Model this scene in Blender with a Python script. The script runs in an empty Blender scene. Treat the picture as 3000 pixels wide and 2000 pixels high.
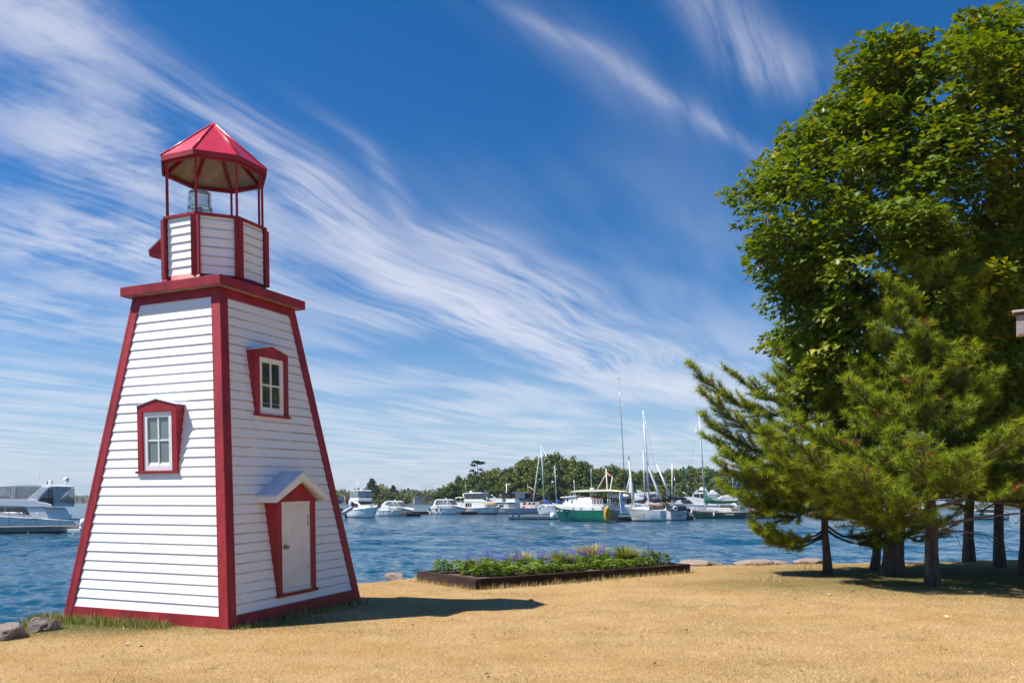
import bpy, math, random
import numpy as np
from mathutils import Vector, Matrix
random.seed(7)
RNG = np.random.default_rng(11)
R_ = math.radians
SC = bpy.context.scene
COL = SC.collection

# ------------------------------------------------------------------ camera
F, HX, HY = 2356.4, 1500.0, 1468.0          # focal length and horizon of the 3000 x 2000 photograph
CAMZ, WATER_Z = 1.65, -1.10
cam_d = bpy.data.cameras.new('camera')
cam = bpy.data.objects.new('camera', cam_d); COL.objects.link(cam)
cam.location = (0, 0, CAMZ); cam.rotation_euler = (R_(90), 0, 0)
cam_d.sensor_width = 36.0; cam_d.lens = F / 3000.0 * 36.0
cam_d.shift_y = (HY - 1000.0) / 3000.0      # rising front: verticals stay vertical
cam_d.clip_start = 0.1; cam_d.clip_end = 20000
SC.camera = cam

# ------------------------------------------------------------------ light
SUN = Vector((-4.70, -0.85, 7.33)).normalized()
SUN_EL = math.asin(SUN.z); SUN_ROT = math.atan2(SUN.x, SUN.y)
sun_d = bpy.data.lights.new('sun', 'SUN'); sun = bpy.data.objects.new('sun', sun_d); COL.objects.link(sun)
sun_d.energy = 5.0; sun_d.angle = R_(0.53); sun_d.color = (1.0, 0.95, 0.87)
sun.rotation_euler = SUN.to_track_quat('Z', 'Y').to_euler()
sun.location = (-30, -5, 40)

# ---- node helper with operator overloading
class NT:
    def __init__(s, tree): s.t = tree; s.n = tree.nodes; s.l = tree.links
    def new(s, typ, **kw):
        n = s.n.new(typ)
        for k, v in kw.items(): setattr(n, k, v)
        return n
    def put(s, sock, v):
        if isinstance(v, V): s.l.new(v.s, sock)
        elif hasattr(v, 'is_output') and v.is_output: s.l.new(v, sock)
        elif v is not None: sock.default_value = v
    def math(s, op, *a, clamp=False):
        n = s.new('ShaderNodeMath', operation=op, use_clamp=clamp)
        for i, v in enumerate(a): s.put(n.inputs[i], v)
        return V(s, n.outputs[0])
    def vec(s, x, y, z):
        n = s.new('ShaderNodeCombineXYZ')
        for i, v in enumerate((x, y, z)): s.put(n.inputs[i], v)
        return V(s, n.outputs[0])
    def xyz(s, v):
        n = s.new('ShaderNodeSeparateXYZ'); s.put(n.inputs[0], v)
        return [V(s, o) for o in n.outputs]
    def noise(s, vec, scale, detail=4, rough=.55, dist=0.0, lac=2.0, color=False, two=False):
        n = s.new('ShaderNodeTexNoise', noise_dimensions='2D' if two else '3D'); s.put(n.inputs['Vector'], vec)
        for k, v in (('Scale', scale), ('Detail', detail), ('Roughness', rough), ('Distortion', dist), ('Lacunarity', lac)):
            s.put(n.inputs[k], v)
        return V(s, n.outputs['Color' if color else 'Fac'])
    def ss(s, x, lo, hi):
        n = s.new('ShaderNodeMapRange', interpolation_type='SMOOTHSTEP')
        s.put(n.inputs[0], x); s.put(n.inputs[1], lo); s.put(n.inputs[2], hi)
        return V(s, n.outputs[0])
    def mix(s, f, a, b):
        n = s.new('ShaderNodeMix', data_type='RGBA')
        s.put(n.inputs[0], f); s.put(n.inputs[6], a); s.put(n.inputs[7], b)
        return V(s, n.outputs[2])
class V:
    def __init__(s, t, sock): s.t, s.s = t, sock
    def __add__(a, b): return a.t.math('ADD', a, b)
    __radd__ = __add__
    def __sub__(a, b): return a.t.math('SUBTRACT', a, b)
    def __rsub__(a, b): return a.t.math('SUBTRACT', b, a)
    def __mul__(a, b): return a.t.math('MULTIPLY', a, b)
    __rmul__ = __mul__
    def __truediv__(a, b): return a.t.math('DIVIDE', a, b)
    def __rtruediv__(a, b): return a.t.math('DIVIDE', b, a)
    def p(a, b): return a.t.math('POWER', a, b)
    def mx(a, b): return a.t.math('MAXIMUM', a, b)
    def mn(a, b): return a.t.math('MINIMUM', a, b)
    def clamp(a): return a.t.math('ADD', a, 0.0, clamp=True)
def rgba(c): return (c[0], c[1], c[2], 1.0)

# ---- world: physical sky with a layer of wind-drawn cirrus, laid out on the cloud deck (direction only)
world = bpy.data.worlds.new('World'); SC.world = world; world.use_nodes = True
def build_world():
    t = NT(world.node_tree); t.n.clear()
    sky = t.new('ShaderNodeTexSky', sky_type='NISHITA', sun_disc=False)
    sky.sun_elevation = SUN_EL; sky.sun_rotation = SUN_ROT
    sky.altitude = 80; sky.air_density = 1.0; sky.dust_density = 0.0; sky.ozone_density = 3.5
    hsv = t.new('ShaderNodeHueSaturation'); t.put(hsv.inputs['Color'], sky.outputs[0])
    hsv.inputs['Saturation'].default_value = SKY_SAT; hsv.inputs['Value'].default_value = SKY_VAL
    hsv.inputs['Hue'].default_value = SKY_HUE
    geo = t.new('ShaderNodeTexCoord')
    dx, dy, dz = t.xyz(geo.outputs['Generated'])
    h = dz.mx(0.02)
    X, Y = dx / h, dy / h                      # point on the cloud deck, in deck heights
    co = t.vec(X, Y, 0.0)
    warp = t.noise(co, 0.9, 2, .5, two=True)
    warp2 = t.noise(t.vec(X + 31.0, Y, 0.0), 0.9, 2, .5, two=True)
    Xw, Yw = X + (warp - .5) * 0.24, Y + (warp2 - .5) * 0.24
    ca, sa = math.cos(R_(64)), math.sin(R_(64))  # fibres run along this bearing
    S = Xw * ca + Yw * sa; T = Yw * ca - Xw * sa
    fib = t.noise(t.vec(T * 3.6, S * 0.46 + 3.0, 0.0), 1.0, 3, .55, two=True)
    fine = t.noise(t.vec(T * 15.0, S * 1.5 + 40.0, 0.0), 1.0, 4, .62, two=True)
    soft = t.noise(t.vec(T * 1.3, S * 0.5 + 9.0, 0.0), 1.0, 2, .5, two=True)
    puff = t.noise(t.vec(Xw * 2.6, Yw * 2.2 + 20.0, 0.0), 1.0, 5, .6, two=True)
    def gauss(v, w): q = v / w; return t.math('EXPONENT', q * q * -1.0)
    def streak(x0, y0, x1, y1, bend, w, soft_end=.25, grow=0.0):
        # a drawn-out wisp from (x0,y0) to (x1,y1) on the deck, bowed by bend
        L = math.hypot(x1 - x0, y1 - y0); ux, uy = (x1 - x0) / L, (y1 - y0) / L
        a = ((Xw - x0) * ux + (Yw - y0) * uy) / L
        b = (Yw - y0) * ux - (Xw - x0) * uy
        a1 = a.clamp()
        off = b - a1 * (1.0 - a1) * (4.0 * bend)
        win = t.ss(a, -soft_end, soft_end * .6) * (1.0 - t.ss(a, 1.0 - soft_end * .6, 1.0 + soft_end))
        return gauss(off, a1 * grow + w) * win
    dens = 0
    for st in CLOUD_STREAKS:
        k = st[0]; dens = streak(*st[1:]) * k + dens
    blobs = 0
    for (k, bx, by, rx, ry) in CLOUD_BLOBS:
        ex, ey = (Xw - bx) / rx, (Yw - by) / ry
        blobs = t.math('EXPONENT', (ex * ex + ey * ey) * -1.0) * k + blobs
    tex = fib * .46 + fine * .54
    d1 = dens * (t.ss(tex, .27, .70) * 1.10 + .04)
    d2 = blobs * t.ss(puff * .66 + tex * .34, .36, .70) * 1.1
    far = t.ss(Y, 3.0, 7.0)
    d3 = far * (t.ss(fib * .34 + soft * .60 + fine * .06, .36, .68) * .46 + .08)
    veil = t.ss(soft * .6 + fib * .4, .40, .7) * .20 * t.ss(Y, 1.7, 3.2) * (1.0 - t.ss(X - Y * .32, -.2, .1))
    D = (1.0 - t.math('EXPONENT', (d1 + d2 + d3 + veil) * -1.12)) * CLOUD_MAX * t.ss(dz, -.01, .03)
    hz = (1.0 - t.ss(dz, -.02, 0.22))                                 # lake haze low over the horizon
    base = t.mix(hz * .80, hsv.outputs[0], rgba(HAZE_COL))
    col = t.mix(D, base, rgba(CLOUD_COL))
    bg = t.new('ShaderNodeBackground'); t.put(bg.inputs[0], col); bg.inputs[1].default_value = SKY_STRENGTH
    out = t.new('ShaderNodeOutputWorld'); t.l.new(bg.outputs[0], out.inputs[0])
SKY_STRENGTH = 0.088; SKY_SAT = 1.36; SKY_VAL = 0.90; SKY_HUE = 0.506
CLOUD_COL = (6.3, 6.4, 7.1); CLOUD_MAX = .88; HAZE_COL = (2.7, 3.8, 5.6)
CLOUD_STREAKS = [  # weight, from, to, bow, width
    (.60, -.74, 2.10, 2.0, 7.6, .46, .11, .12, .20),
    (.50, -.72, 2.25, .3, 5.0, .25, .05, .2, .16),
    (.50, -.60, 3.4, 2.4, 8.2, .35, .16, .25, .30),
    (.58, -.22, 3.0, 1.5, 5.9, .30, .10, .16, .14),
    (.40, -.10, 2.95, .35, 3.9, .06, .10, .3, .06),
    (.22, -.66, 2.15, .35, 4.4, .18, .06, .3, .12),
    (.28, -.40, 2.25, .55, 4.3, .20, .035, .2, .12),
    (.34, .05, 1.70, .76, 2.42, .03, .022, .2, .012),
    (.14, -.02, 1.62, .5, 2.2, .03, .07, .3, .02),
    (.60, .27, 1.50, .62, 1.95, .02, .06, .35, .03),
    (.40, -1.3, 2.8, -.55, 4.6, .2, .14, .3, .2),
]
CLOUD_BLOBS = [
    (1.0, -1.00, 1.66, .12, .22), (.45, -1.08, 2.00, .22, .40), (1.0, -1.17, 2.36, .26, .28), (.8, -.98, 2.62, .16, .26),
    (.95, -1.72, 3.05, .42, .42), (.55, -1.35, 3.3, .5, .45), (.6, -2.3, 4.3, .9, .9), (.35, -.62, 2.9, .15, .4),
]
build_world()
SC.view_settings.view_transform = 'Standard'; SC.view_settings.look = 'None'
SC.view_settings.exposure = 0.60; SC.view_settings.gamma = 1.0; SC.view_settings.use_curve_mapping = False
SC.cycles.max_bounces = 7; SC.cycles.diffuse_bounces = 3; SC.cycles.glossy_bounces = 3; SC.cycles.transparent_max_bounces = 10
world.cycles.sampling_method = 'MANUAL'; world.cycles.sample_map_resolution = 1024
SC.cycles.use_denoising = True

# ------------------------------------------------------------------ helpers
def at(px, py, Y): return Vector(((px - HX) * Y / F, Y, CAMZ + (HY - py) * Y / F))
def on(px, py, z=0.0):
    Y = (CAMZ - z) * F / (py - HY); return Vector(((px - HX) * Y / F, Y, z))
def onw(px, py): return on(px, py, WATER_Z)

def link(o, parent=None):
    COL.objects.link(o)
    if parent is not None: o.parent = parent
    return o
def tag(o, label=None, cat=None, group=None, kind=None):
    for k, v in (('label', label), ('category', cat), ('group', group), ('kind', kind)):
        if v: o[k] = v
    return o
def empty(name, loc=(0, 0, 0), rz=0.0, label=None, cat=None, group=None):
    o = bpy.data.objects.new(name, None); o.location = loc; o.rotation_euler = (0, 0, rz); o.empty_display_size = .2
    link(o); return tag(o, label, cat, group)
def copy_tree(o, parent=None):
    c = o.copy(); COL.objects.link(c); c.parent = parent
    for ch in list(o.children): copy_tree(ch, c)
    return c

MATS = {}
def pm(name, col, rough=.6, var=.12, scale=6.0, bump=0.0, bscale=None, metal=0.0, col2=None, spec=.5, coat=0.0, trans=0.0, alpha=1.0, coord='Object', stretch=None, sub=0.0):
    """A principled material whose colour wanders with noise between col and col2 (or a darker/lighter col)."""
    if name in MATS: return MATS[name]
    m = bpy.data.materials.new(name); m.use_nodes = True; t = NT(m.node_tree)
    b = m.node_tree.nodes['Principled BSDF']
    tc = t.new('ShaderNodeTexCoord'); vec = tc.outputs[coord]
    if stretch:
        mp = t.new('ShaderNodeMapping'); mp.inputs['Scale'].default_value = stretch; t.l.new(vec, mp.inputs[0]); vec = mp.outputs[0]
    n = t.noise(vec, scale, 5, .6)
    c2 = col2 or tuple(min(1, c * (1 + var)) for c in col); c1 = col if col2 else tuple(c * (1 - var) for c in col)
    t.put(b.inputs['Base Color'], t.mix(t.ss(n, .32, .68), rgba(c1), rgba(c2)))
    b.inputs['Roughness'].default_value = rough; b.inputs['Metallic'].default_value = metal
    b.inputs['Specular IOR Level'].default_value = spec
    if coat: b.inputs['Coat Weight'].default_value = coat
    if trans: b.inputs['Transmission Weight'].default_value = trans
    if alpha < 1: b.inputs['Alpha'].default_value = alpha
    if bump:
        bp = t.new('ShaderNodeBump'); bp.inputs['Strength'].default_value = bump; bp.inputs['Distance'].default_value = .02
        t.put(bp.inputs['Height'], t.noise(vec, bscale or scale * 5, 6, .65)); t.l.new(bp.outputs[0], b.inputs['Normal'])
    MATS[name] = m; return m

class MB:
    """Collects shapes; build() links them as one mesh object."""
    def __init__(s): s.v, s.f, s.m, s.sm = [], [], [], []
    def add(s, vs, fs, mi=0, smooth=False):
        o = len(s.v); s.v += [tuple(v) for v in vs]
        for f in fs: s.f.append(tuple(o + i for i in f)); s.m.append(mi); s.sm.append(smooth)
        return s
    def box(s, x0, x1, y0, y1, z0, z1, mi=0):
        return s.hexa([(x0, y0, z0), (x1, y0, z0), (x1, y1, z0), (x0, y1, z0), (x0, y0, z1), (x1, y0, z1), (x1, y1, z1), (x0, y1, z1)], mi)
    def hexa(s, p, mi=0):
        return s.add(p, [(3, 2, 1, 0), (4, 5, 6, 7), (0, 1, 5, 4), (1, 2, 6, 5), (2, 3, 7, 6), (3, 0, 4, 7)], mi)
    def prism(s, poly, d0, d1, axis='y', mi=0, hw=None):
        """poly in the plane across axis, extruded from d0 to d1 (d1, d0 may be lists per point)."""
        n = len(poly)
        def P(q, d): return (q[0], d, q[1]) if axis == 'y' else (d, q[0], q[1]) if axis == 'x' else (q[0], q[1], d)
        D0 = d0 if isinstance(d0, (list, tuple)) else [d0] * n; D1 = d1 if isinstance(d1, (list, tuple)) else [d1] * n
        vs = [P(q, D0[i]) for i, q in enumerate(poly)] + [P(q, D1[i]) for i, q in enumerate(poly)]
        return s.add(vs, [tuple(range(n)), tuple(range(2 * n - 1, n - 1, -1))] + [(i, i + n, (i + 1) % n + n, (i + 1) % n) for i in range(n)], mi)
    def tube(s, pts, r, n=6, mi=0, smooth=True, caps=True):
        pts = [Vector(p) for p in pts]; rr = r if isinstance(r, (list, tuple)) else [r] * len(pts)
        vs = []; up = Vector((0, 0, 1))
        for i, p in enumerate(pts):
            d = (pts[min(i + 1, len(pts) - 1)] - pts[max(i - 1, 0)]).normalized()
            a = d.cross(up if abs(d.z) < .95 else Vector((1, 0, 0))).normalized(); b = d.cross(a)
            for k in range(n):
                an = 2 * math.pi * k / n; vs.append(p + a * (rr[i] * math.cos(an)) + b * (rr[i] * math.sin(an)))
        fs = [(i * n + k, i * n + (k + 1) % n, (i + 1) * n + (k + 1) % n, (i + 1) * n + k) for i in range(len(pts) - 1) for k in range(n)]
        s.add(vs, fs, mi, smooth)
        if caps:
            o = len(s.v) - len(vs)
            s.f.append(tuple(o + k for k in range(n - 1, -1, -1))); s.m.append(mi); s.sm.append(False)
            s.f.append(tuple(o + (len(pts) - 1) * n + k for k in range(n))); s.m.append(mi); s.sm.append(False)
        return s
    def bar(s, a, b, w, h, mi=0):
        a, b = Vector(a), Vector(b); d = (b - a).normalized()
        x = d.cross(Vector((0, 0, 1)) if abs(d.z) < .95 else Vector((1, 0, 0))).normalized(); y = d.cross(x).normalized()
        q = [x * w / 2 * i + y * h / 2 * j for i, j in ((-1, -1), (1, -1), (1, 1), (-1, 1))]
        return s.hexa([a + v for v in q] + [b + v for v in q], mi)
    def lathe(s, prof, n=16, c=(0, 0, 0), mi=0, smooth=True):
        vs = [(c[0] + r * math.cos(2 * math.pi * k / n), c[1] + r * math.sin(2 * math.pi * k / n), c[2] + z) for r, z in prof for k in range(n)]
        fs = [(i * n + k, i * n + (k + 1) % n, (i + 1) * n + (k + 1) % n, (i + 1) * n + k) for i in range(len(prof) - 1) for k in range(n)]
        return s.add(vs, fs, mi, smooth)
    def torus(s, c, R, r, axis='y', n=16, k=8, mi=0):
        vs = []
        for i in range(n):
            a = 2 * math.pi * i / n
            for j in range(k):
                b = 2 * math.pi * j / k; q = R + r * math.cos(b); u, v, w = q * math.cos(a), q * math.sin(a), r * math.sin(b)
                p = (u, w, v) if axis == 'y' else (w, u, v) if axis == 'x' else (u, v, w)
                vs.append((c[0] + p[0], c[1] + p[1], c[2] + p[2]))
        return s.add(vs, [(i * k + j, i * k + (j + 1) % k, ((i + 1) % n) * k + (j + 1) % k, ((i + 1) % n) * k + j) for i in range(n) for j in range(k)], mi, True)
    def mesh(s, name, mats):
        me = bpy.data.meshes.new(name); me.from_pydata([tuple(v) for v in s.v], [], s.f)
        for m in (mats if isinstance(mats, (list, tuple)) else [mats]): me.materials.append(m)
        me.polygons.foreach_set('material_index', s.m); me.polygons.foreach_set('use_smooth', s.sm)
        me.update(); return me
    def build(s, name, mats, parent=None, bevel=0.0, fix=True):
        me = s.mesh(name, mats)
        if fix:
            import bmesh
            bm = bmesh.new(); bm.from_mesh(me); bmesh.ops.recalc_face_normals(bm, faces=bm.faces); bm.to_mesh(me); bm.free()
        o = bpy.data.objects.new(name, me); link(o, parent)
        if bevel:
            md = o.modifiers.new('bevel', 'BEVEL'); md.width = bevel; md.segments = 2; md.limit_method = 'ANGLE'
        return o
def np_mesh(name, verts, tris, mats, col=None, smooth=False, parent=None, quads=False):
    """verts (n,3), tris (m,3|4); col: per-vertex colour (n,3)"""
    k = tris.shape[1]; me = bpy.data.meshes.new(name)
    me.vertices.add(len(verts)); me.vertices.foreach_set('co', np.asarray(verts, np.float32).ravel())
    me.loops.add(tris.size); me.loops.foreach_set('vertex_index', np.asarray(tris, np.int32).ravel())
    me.polygons.add(len(tris)); me.polygons.foreach_set('loop_start', np.arange(0, tris.size, k, dtype=np.int32))
    me.polygons.foreach_set('loop_total', np.full(len(tris), k, np.int32))
    if smooth: me.polygons.foreach_set('use_smooth', np.ones(len(tris), bool))
    for m in (mats if isinstance(mats, (list, tuple)) else [mats]): me.materials.append(m)
    me.update(calc_edges=True)
    if col is not None:
        a = me.color_attributes.new('tint', 'FLOAT_COLOR', 'POINT')
        c = np.ones((len(verts), 4), np.float32); c[:, :3] = col; a.data.foreach_set('color', c.ravel())
    o = bpy.data.objects.new(name, me); link(o, parent); return o
def tint_mat(name, rough=.6, trans=0.0, spec=.4, var=.0, bump=0.0):
    """Colour comes from each leaf's or blade's own tint; a share of light passes through."""
    if name in MATS: return MATS[name]
    m = bpy.data.materials.new(name); m.use_nodes = True; t = NT(m.node_tree); b = t.n['Principled BSDF']
    a = t.new('ShaderNodeAttribute', attribute_name='tint'); c = a.outputs['Color']
    b.inputs['Roughness'].default_value = rough; b.inputs['Specular IOR Level'].default_value = spec
    t.put(b.inputs['Base Color'], c)
    if trans:
        tr = t.new('ShaderNodeBsdfTranslucent'); hs = t.new('ShaderNodeHueSaturation'); t.put(hs.inputs['Color'], c)
        hs.inputs['Value'].default_value = 1.15; hs.inputs['Saturation'].default_value = 1.1; hs.inputs['Hue'].default_value = .49
        t.l.new(hs.outputs[0], tr.inputs[0])
        mx = t.new('ShaderNodeMixShader'); mx.inputs[0].default_value = trans
        t.l.new(b.outputs[0], mx.inputs[1]); t.l.new(tr.outputs[0], mx.inputs[2])
        t.l.new(mx.outputs[0], t.n['Material Output'].inputs[0])
    MATS[name] = m; return m

# ------------------------------------------------------------------ the lighthouse
LA, LB, LH1, LH2 = 1.4736, .7731, 4.6453, 4.7716      # base and top half width, body height, platform top
def lw(z): return LA + (LB - LA) * z / LH1
def clap_material():
    m = bpy.data.materials.new('white clapboard paint'); m.use_nodes = True; t = NT(m.node_tree); b = t.n['Principled BSDF']
    tc = t.new('ShaderNodeTexCoord'); ob = tc.outputs['Object']; x, y, z = t.xyz(ob)
    nx, ny, nz = t.xyz(tc.outputs['Normal'])
    fr = t.math('FRACT', (z - .20) / BOARD_E)                      # 0 at the lower edge of a board
    n1 = t.noise(ob, 46.0, 6, .7); n2 = t.noise(ob, 2.2, 4, .6); n3 = t.noise(ob, 140.0, 3, .6)
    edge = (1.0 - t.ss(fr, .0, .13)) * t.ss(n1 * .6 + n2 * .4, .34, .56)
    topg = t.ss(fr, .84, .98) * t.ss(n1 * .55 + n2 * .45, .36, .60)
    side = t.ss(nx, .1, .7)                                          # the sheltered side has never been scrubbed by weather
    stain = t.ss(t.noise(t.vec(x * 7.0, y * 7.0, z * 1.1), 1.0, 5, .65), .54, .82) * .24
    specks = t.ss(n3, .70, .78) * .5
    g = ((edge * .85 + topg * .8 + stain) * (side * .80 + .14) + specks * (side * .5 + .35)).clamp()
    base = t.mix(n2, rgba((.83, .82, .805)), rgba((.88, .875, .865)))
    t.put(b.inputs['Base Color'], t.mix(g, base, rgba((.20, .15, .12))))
    b.inputs['Roughness'].default_value = .55
    bp = t.new('ShaderNodeBump'); bp.inputs['Strength'].default_value = .25; bp.inputs['Distance'].default_value = .006
    t.put(bp.inputs['Height'], t.noise(t.vec(x * 6.0, y * 6.0, z * 60.0), 1.0, 5, .6)); t.l.new(bp.outputs[0], b.inputs['Normal'])
    return m
BOARD_N = 33; BOARD_Z0, BOARD_Z1 = .20, LH1 - .135; BOARD_E = (BOARD_Z1 - BOARD_Z0) / BOARD_N

def build_lighthouse():
    root = empty('lighthouse', label='small white clapboard lighthouse with red trim and an open red lantern roof', cat='lighthouse')
    M = Matrix.Rotation(.0237, 4, 'X') @ Matrix.Rotation(-.0077, 4, 'Y') @ Matrix.Rotation(-.3999, 4, 'Z')
    root.matrix_world = Matrix.Translation((-4.4339, 12.2755, 0)) @ M
    red = pm('weathered red paint', (.22, .007, .012), .52, .18, 5, .45, 70, col2=(.37, .016, .024), stretch=(1, 1, .25))
    redroof = pm('glossy red roof metal', (.52, .022, .045), .33, .10, 3, .08, 20, col2=(.60, .035, .06), spec=.6)
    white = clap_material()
    trimw = pm('white window paint', (.80, .80, .80), .45, .05, 10, .1)
    under = pm('bare plywood soffit', (.36, .31, .25), .8, .2, 7, .2)
    sheath = pm('old sheathing', (.22, .19, .17), .9, .2, 5)
    glass = pm('window glass over pale blind', (.16, .22, .22), .06, .12, 2.2, spec=.8, coat=.6)
    glassd = pm('window glass over dim room', (.05, .075, .065), .06, .2, 2.2, spec=.8, coat=.6)
    metal = pm('brushed steel', (.55, .55, .54), .35, .1, 20, metal=.9)
    brass = pm('tarnished brass', (.36, .29, .15), .35, .15, 30, metal=.8)
    galv = pm('pale sheet roofing', (.60, .66, .72), .35, .06, 3, spec=.6)
    CW = .118
    def rotk(p, k):                                      # face k=0 looks along -y, turned by 90 degrees each
        x, y, z = p
        for _ in range(k): x, y = -y, x
        return (x, y, z)
    def bx(mb, k, u0, u1, d0, d1, z0, z1):               # straight box on face k: u along the face, d outward distance from the axis
        mb.hexa([rotk((u, -d, z), k) for z in (z0, z1) for u, d in ((u0, d1), (u1, d1), (u1, d0), (u0, d0))])
    for k in range(4):
        mb = MB()
        mb.hexa([rotk(p, k) for p in ((-lw(0) + .03, -lw(0) + .006, .02), (lw(0) - .03, -lw(0) + .006, .02), (lw(0) - .03, -lw(0) + .05, .02), (-lw(0) + .03, -lw(0) + .05, .02),
                 (-lw(LH1) + .03, -lw(LH1) + .006, LH1), (lw(LH1) - .03, -lw(LH1) + .006, LH1), (lw(LH1) - .03, -lw(LH1) + .05, LH1), (-lw(LH1) + .03, -lw(LH1) + .05, LH1))])
        wall = mb.build('wall', sheath, root)
        rr = random.Random(k)
        for i in range(BOARD_N):
            z0 = BOARD_Z0 + i * BOARD_E; z1 = z0 + BOARD_E + .018
            a0, a1 = lw(z0) - CW + .02, lw(z1) - CW + .02
            p0, p1 = lw(z0), lw(z1); j = rr.uniform(-.0025, .0025); t0 = .023 + j
            s = [(-a0, -(p0 + t0), z0), (a0, -(p0 + t0), z0), (a0, -(p0 - .004), z0 + .003), (-a0, -(p0 - .004), z0 + .003),
                 (-a1, -(p1 + .007), z1), (a1, -(p1 + .007), z1), (a1, -(p1 - .004), z1), (-a1, -(p1 - .004), z1)]
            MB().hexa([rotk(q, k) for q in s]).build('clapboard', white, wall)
        # skirt board with a drip ledge, frieze board under the platform
        zs = .20
        mb = MB(); e = .034
        mb.hexa([rotk(q, k) for q in ((-lw(0) - e, -lw(0) - e, -.06), (lw(0) + e, -lw(0) - e, -.06), (lw(0) + e, -lw(0), -.06), (-lw(0) - e, -lw(0), -.06),
                 (-lw(zs) - e, -lw(zs) - e, zs), (lw(zs) + e, -lw(zs) - e, zs), (lw(zs) + e, -lw(zs), zs), (-lw(zs) - e, -lw(zs), zs))])
        mb.build('skirt_board', red, root)
        zf = BOARD_Z1 + .004; mb = MB()
        mb.hexa([rotk(q, k) for q in ((-lw(zf), -lw(zf) - .03, zf), (lw(zf), -lw(zf) - .03, zf), (lw(zf), -lw(zf), zf), (-lw(zf), -lw(zf), zf),
                 (-lw(LH1), -lw(LH1) - .03, LH1 - .002), (lw(LH1), -lw(LH1) - .03, LH1 - .002), (lw(LH1), -lw(LH1), LH1 - .002), (-lw(LH1), -lw(LH1), LH1 - .002))])
        mb.build('frieze_board', red, root)
        # corner: two boards meeting on the arris to the right of face k
        mb = MB(); th = .040
        for (zz0, zz1) in ((.0, LH1 - .004),):
            w0, w1 = lw(zz0), lw(zz1)
            mb.hexa([rotk(q, k) for q in ((w0 - CW, -w0 - th, zz0), (w0 + th, -w0 - th, zz0), (w0 + th, -w0 + .01, zz0), (w0 - CW, -w0 + .01, zz0),
                     (w1 - CW, -w1 - th, zz1), (w1 + th, -w1 - th, zz1), (w1 + th, -w1 + .01, zz1), (w1 - CW, -w1 + .01, zz1))])
            mb.hexa([rotk(q, k) for q in ((w0 - .01, -w0 + .0102, zz0), (w0 + th - .001, -w0 + .0102, zz0), (w0 + th - .001, -w0 + CW, zz0), (w0 - .01, -w0 + CW, zz0),
                     (w1 - .01, -w1 + .0102, zz1), (w1 + th - .001, -w1 + .0102, zz1), (w1 + th - .001, -w1 + CW, zz1), (w1 - .01, -w1 + CW, zz1))])
        mb.build('corner_board', red, root, bevel=.006)
    # platform
    PC = .929
    mb = MB(); mb.box(-PC + .03, PC - .03, -PC + .03, PC - .03, LH1 + .02, LH2 - .01); deck = mb.build('platform', red, root)
    mb = MB(); mb.box(-PC + .028, PC - .028, -PC + .028, PC - .028, LH1 + .002, LH1 + .019); mb.build('soffit', under, deck)
    for k in range(4):
        mb = MB(); bx(mb, k, -PC, PC - .030, PC - .029, PC, LH1 - .006, LH2); mb.build('fascia', red, deck, bevel=.004)
    # lantern: round kerb, eight clapboard panels, rail, posts, roof
    mb = MB(); mb.lathe([(.60, LH2 - .005), (.765, LH2 - .004), (.765, LH2 + .03), (.73, LH2 + .05), (.73, LH2 + .13), (.5, LH2 + .13)], 40); mb.build('lantern_kerb', red, root)
    R1, OZ0, OZ1 = .738, 4.905, 5.722
    ap = math.cos(R_(22.5)); EO = (OZ1 - OZ0) / 7
    def ov(k, r, z): a = R_(22.5 + 45 * k); return Vector((r * math.cos(a), r * math.sin(a), z))
    for k in range(8):
        fa = R_(45 * (k + 1)); nx, ny = math.cos(fa), math.sin(fa); tx, ty = -ny, nx
        def fp(u, d, z, nx=nx, ny=ny, tx=tx, ty=ty): return (nx * d + tx * u, ny * d + ty * u, z)
        hw_ = R1 * math.sin(R_(22.5)); D = R1 * ap
        mb = MB(); mb.hexa([fp(u, d, z) for z in (OZ0, OZ1) for u, d in ((-hw_ + .012, D - .004), (hw_ - .012, D - .004), (hw_ - .03, D - .035), (-hw_ + .03, D - .035))])
        wl = mb.build('lantern_wall', sheath, root)
        for i in range(7):
            z0 = OZ0 + i * EO; z1 = z0 + EO + .012
            hb = hw_ - .05
            mb = MB(); mb.hexa([fp(-hb, D + .022, z0), fp(hb, D + .022, z0), fp(hb, D - .003, z0), fp(-hb, D - .003, z0), fp(-hb, D + .006, z1), fp(hb, D + .006, z1), fp(hb, D - .003, z1), fp(-hb, D - .003, z1)])
            mb.build('clapboard', white, wl)
        # corner board on the vertex ahead (k+1 -> vertex angle 22.5+45(k))
        va = R_(22.5 + 45 * (k + 1))
        mb = MB()
        for sgn in (-1, 1):
            fa2 = va + sgn * R_(22.5); n2 = Vector((math.cos(fa2), math.sin(fa2), 0)); t2 = Vector((-n2.y, n2.x, 0)) * -sgn
            vtx = Vector((math.cos(va), math.sin(va), 0)) * R1
            a = vtx + n2 * .03 + t2 * (.0125 * -1); q = [vtx - n2 * .003, vtx + n2 * .03 - t2 * .0124, vtx + n2 * .03 + t2 * .072, vtx - n2 * .003 + t2 * .072]
            z0_, z1_ = OZ0 - .02, OZ1 + .003
            mb.hexa([Vector((p.x, p.y, z0_ - .001 * (sgn > 0))) for p in q] + [Vector((p.x, p.y, z1_ + .001 * (sgn > 0))) for p in q])
        mb.build('corner_board', red, root)
        # top rail segment
        a, b = ov(k, .782, 0), ov(k + 1, .782, 0); c, d = ov(k + 1, .69, 0), ov(k, .69, 0)
        mb = MB(); mb.hexa([Vector((p.x, p.y, OZ1 + .005)) for p in (a, b, c, d)] + [Vector((p.x, p.y, OZ1 + .043)) for p in (a, b, c, d)]); mb.build('rail', red, root)
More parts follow.
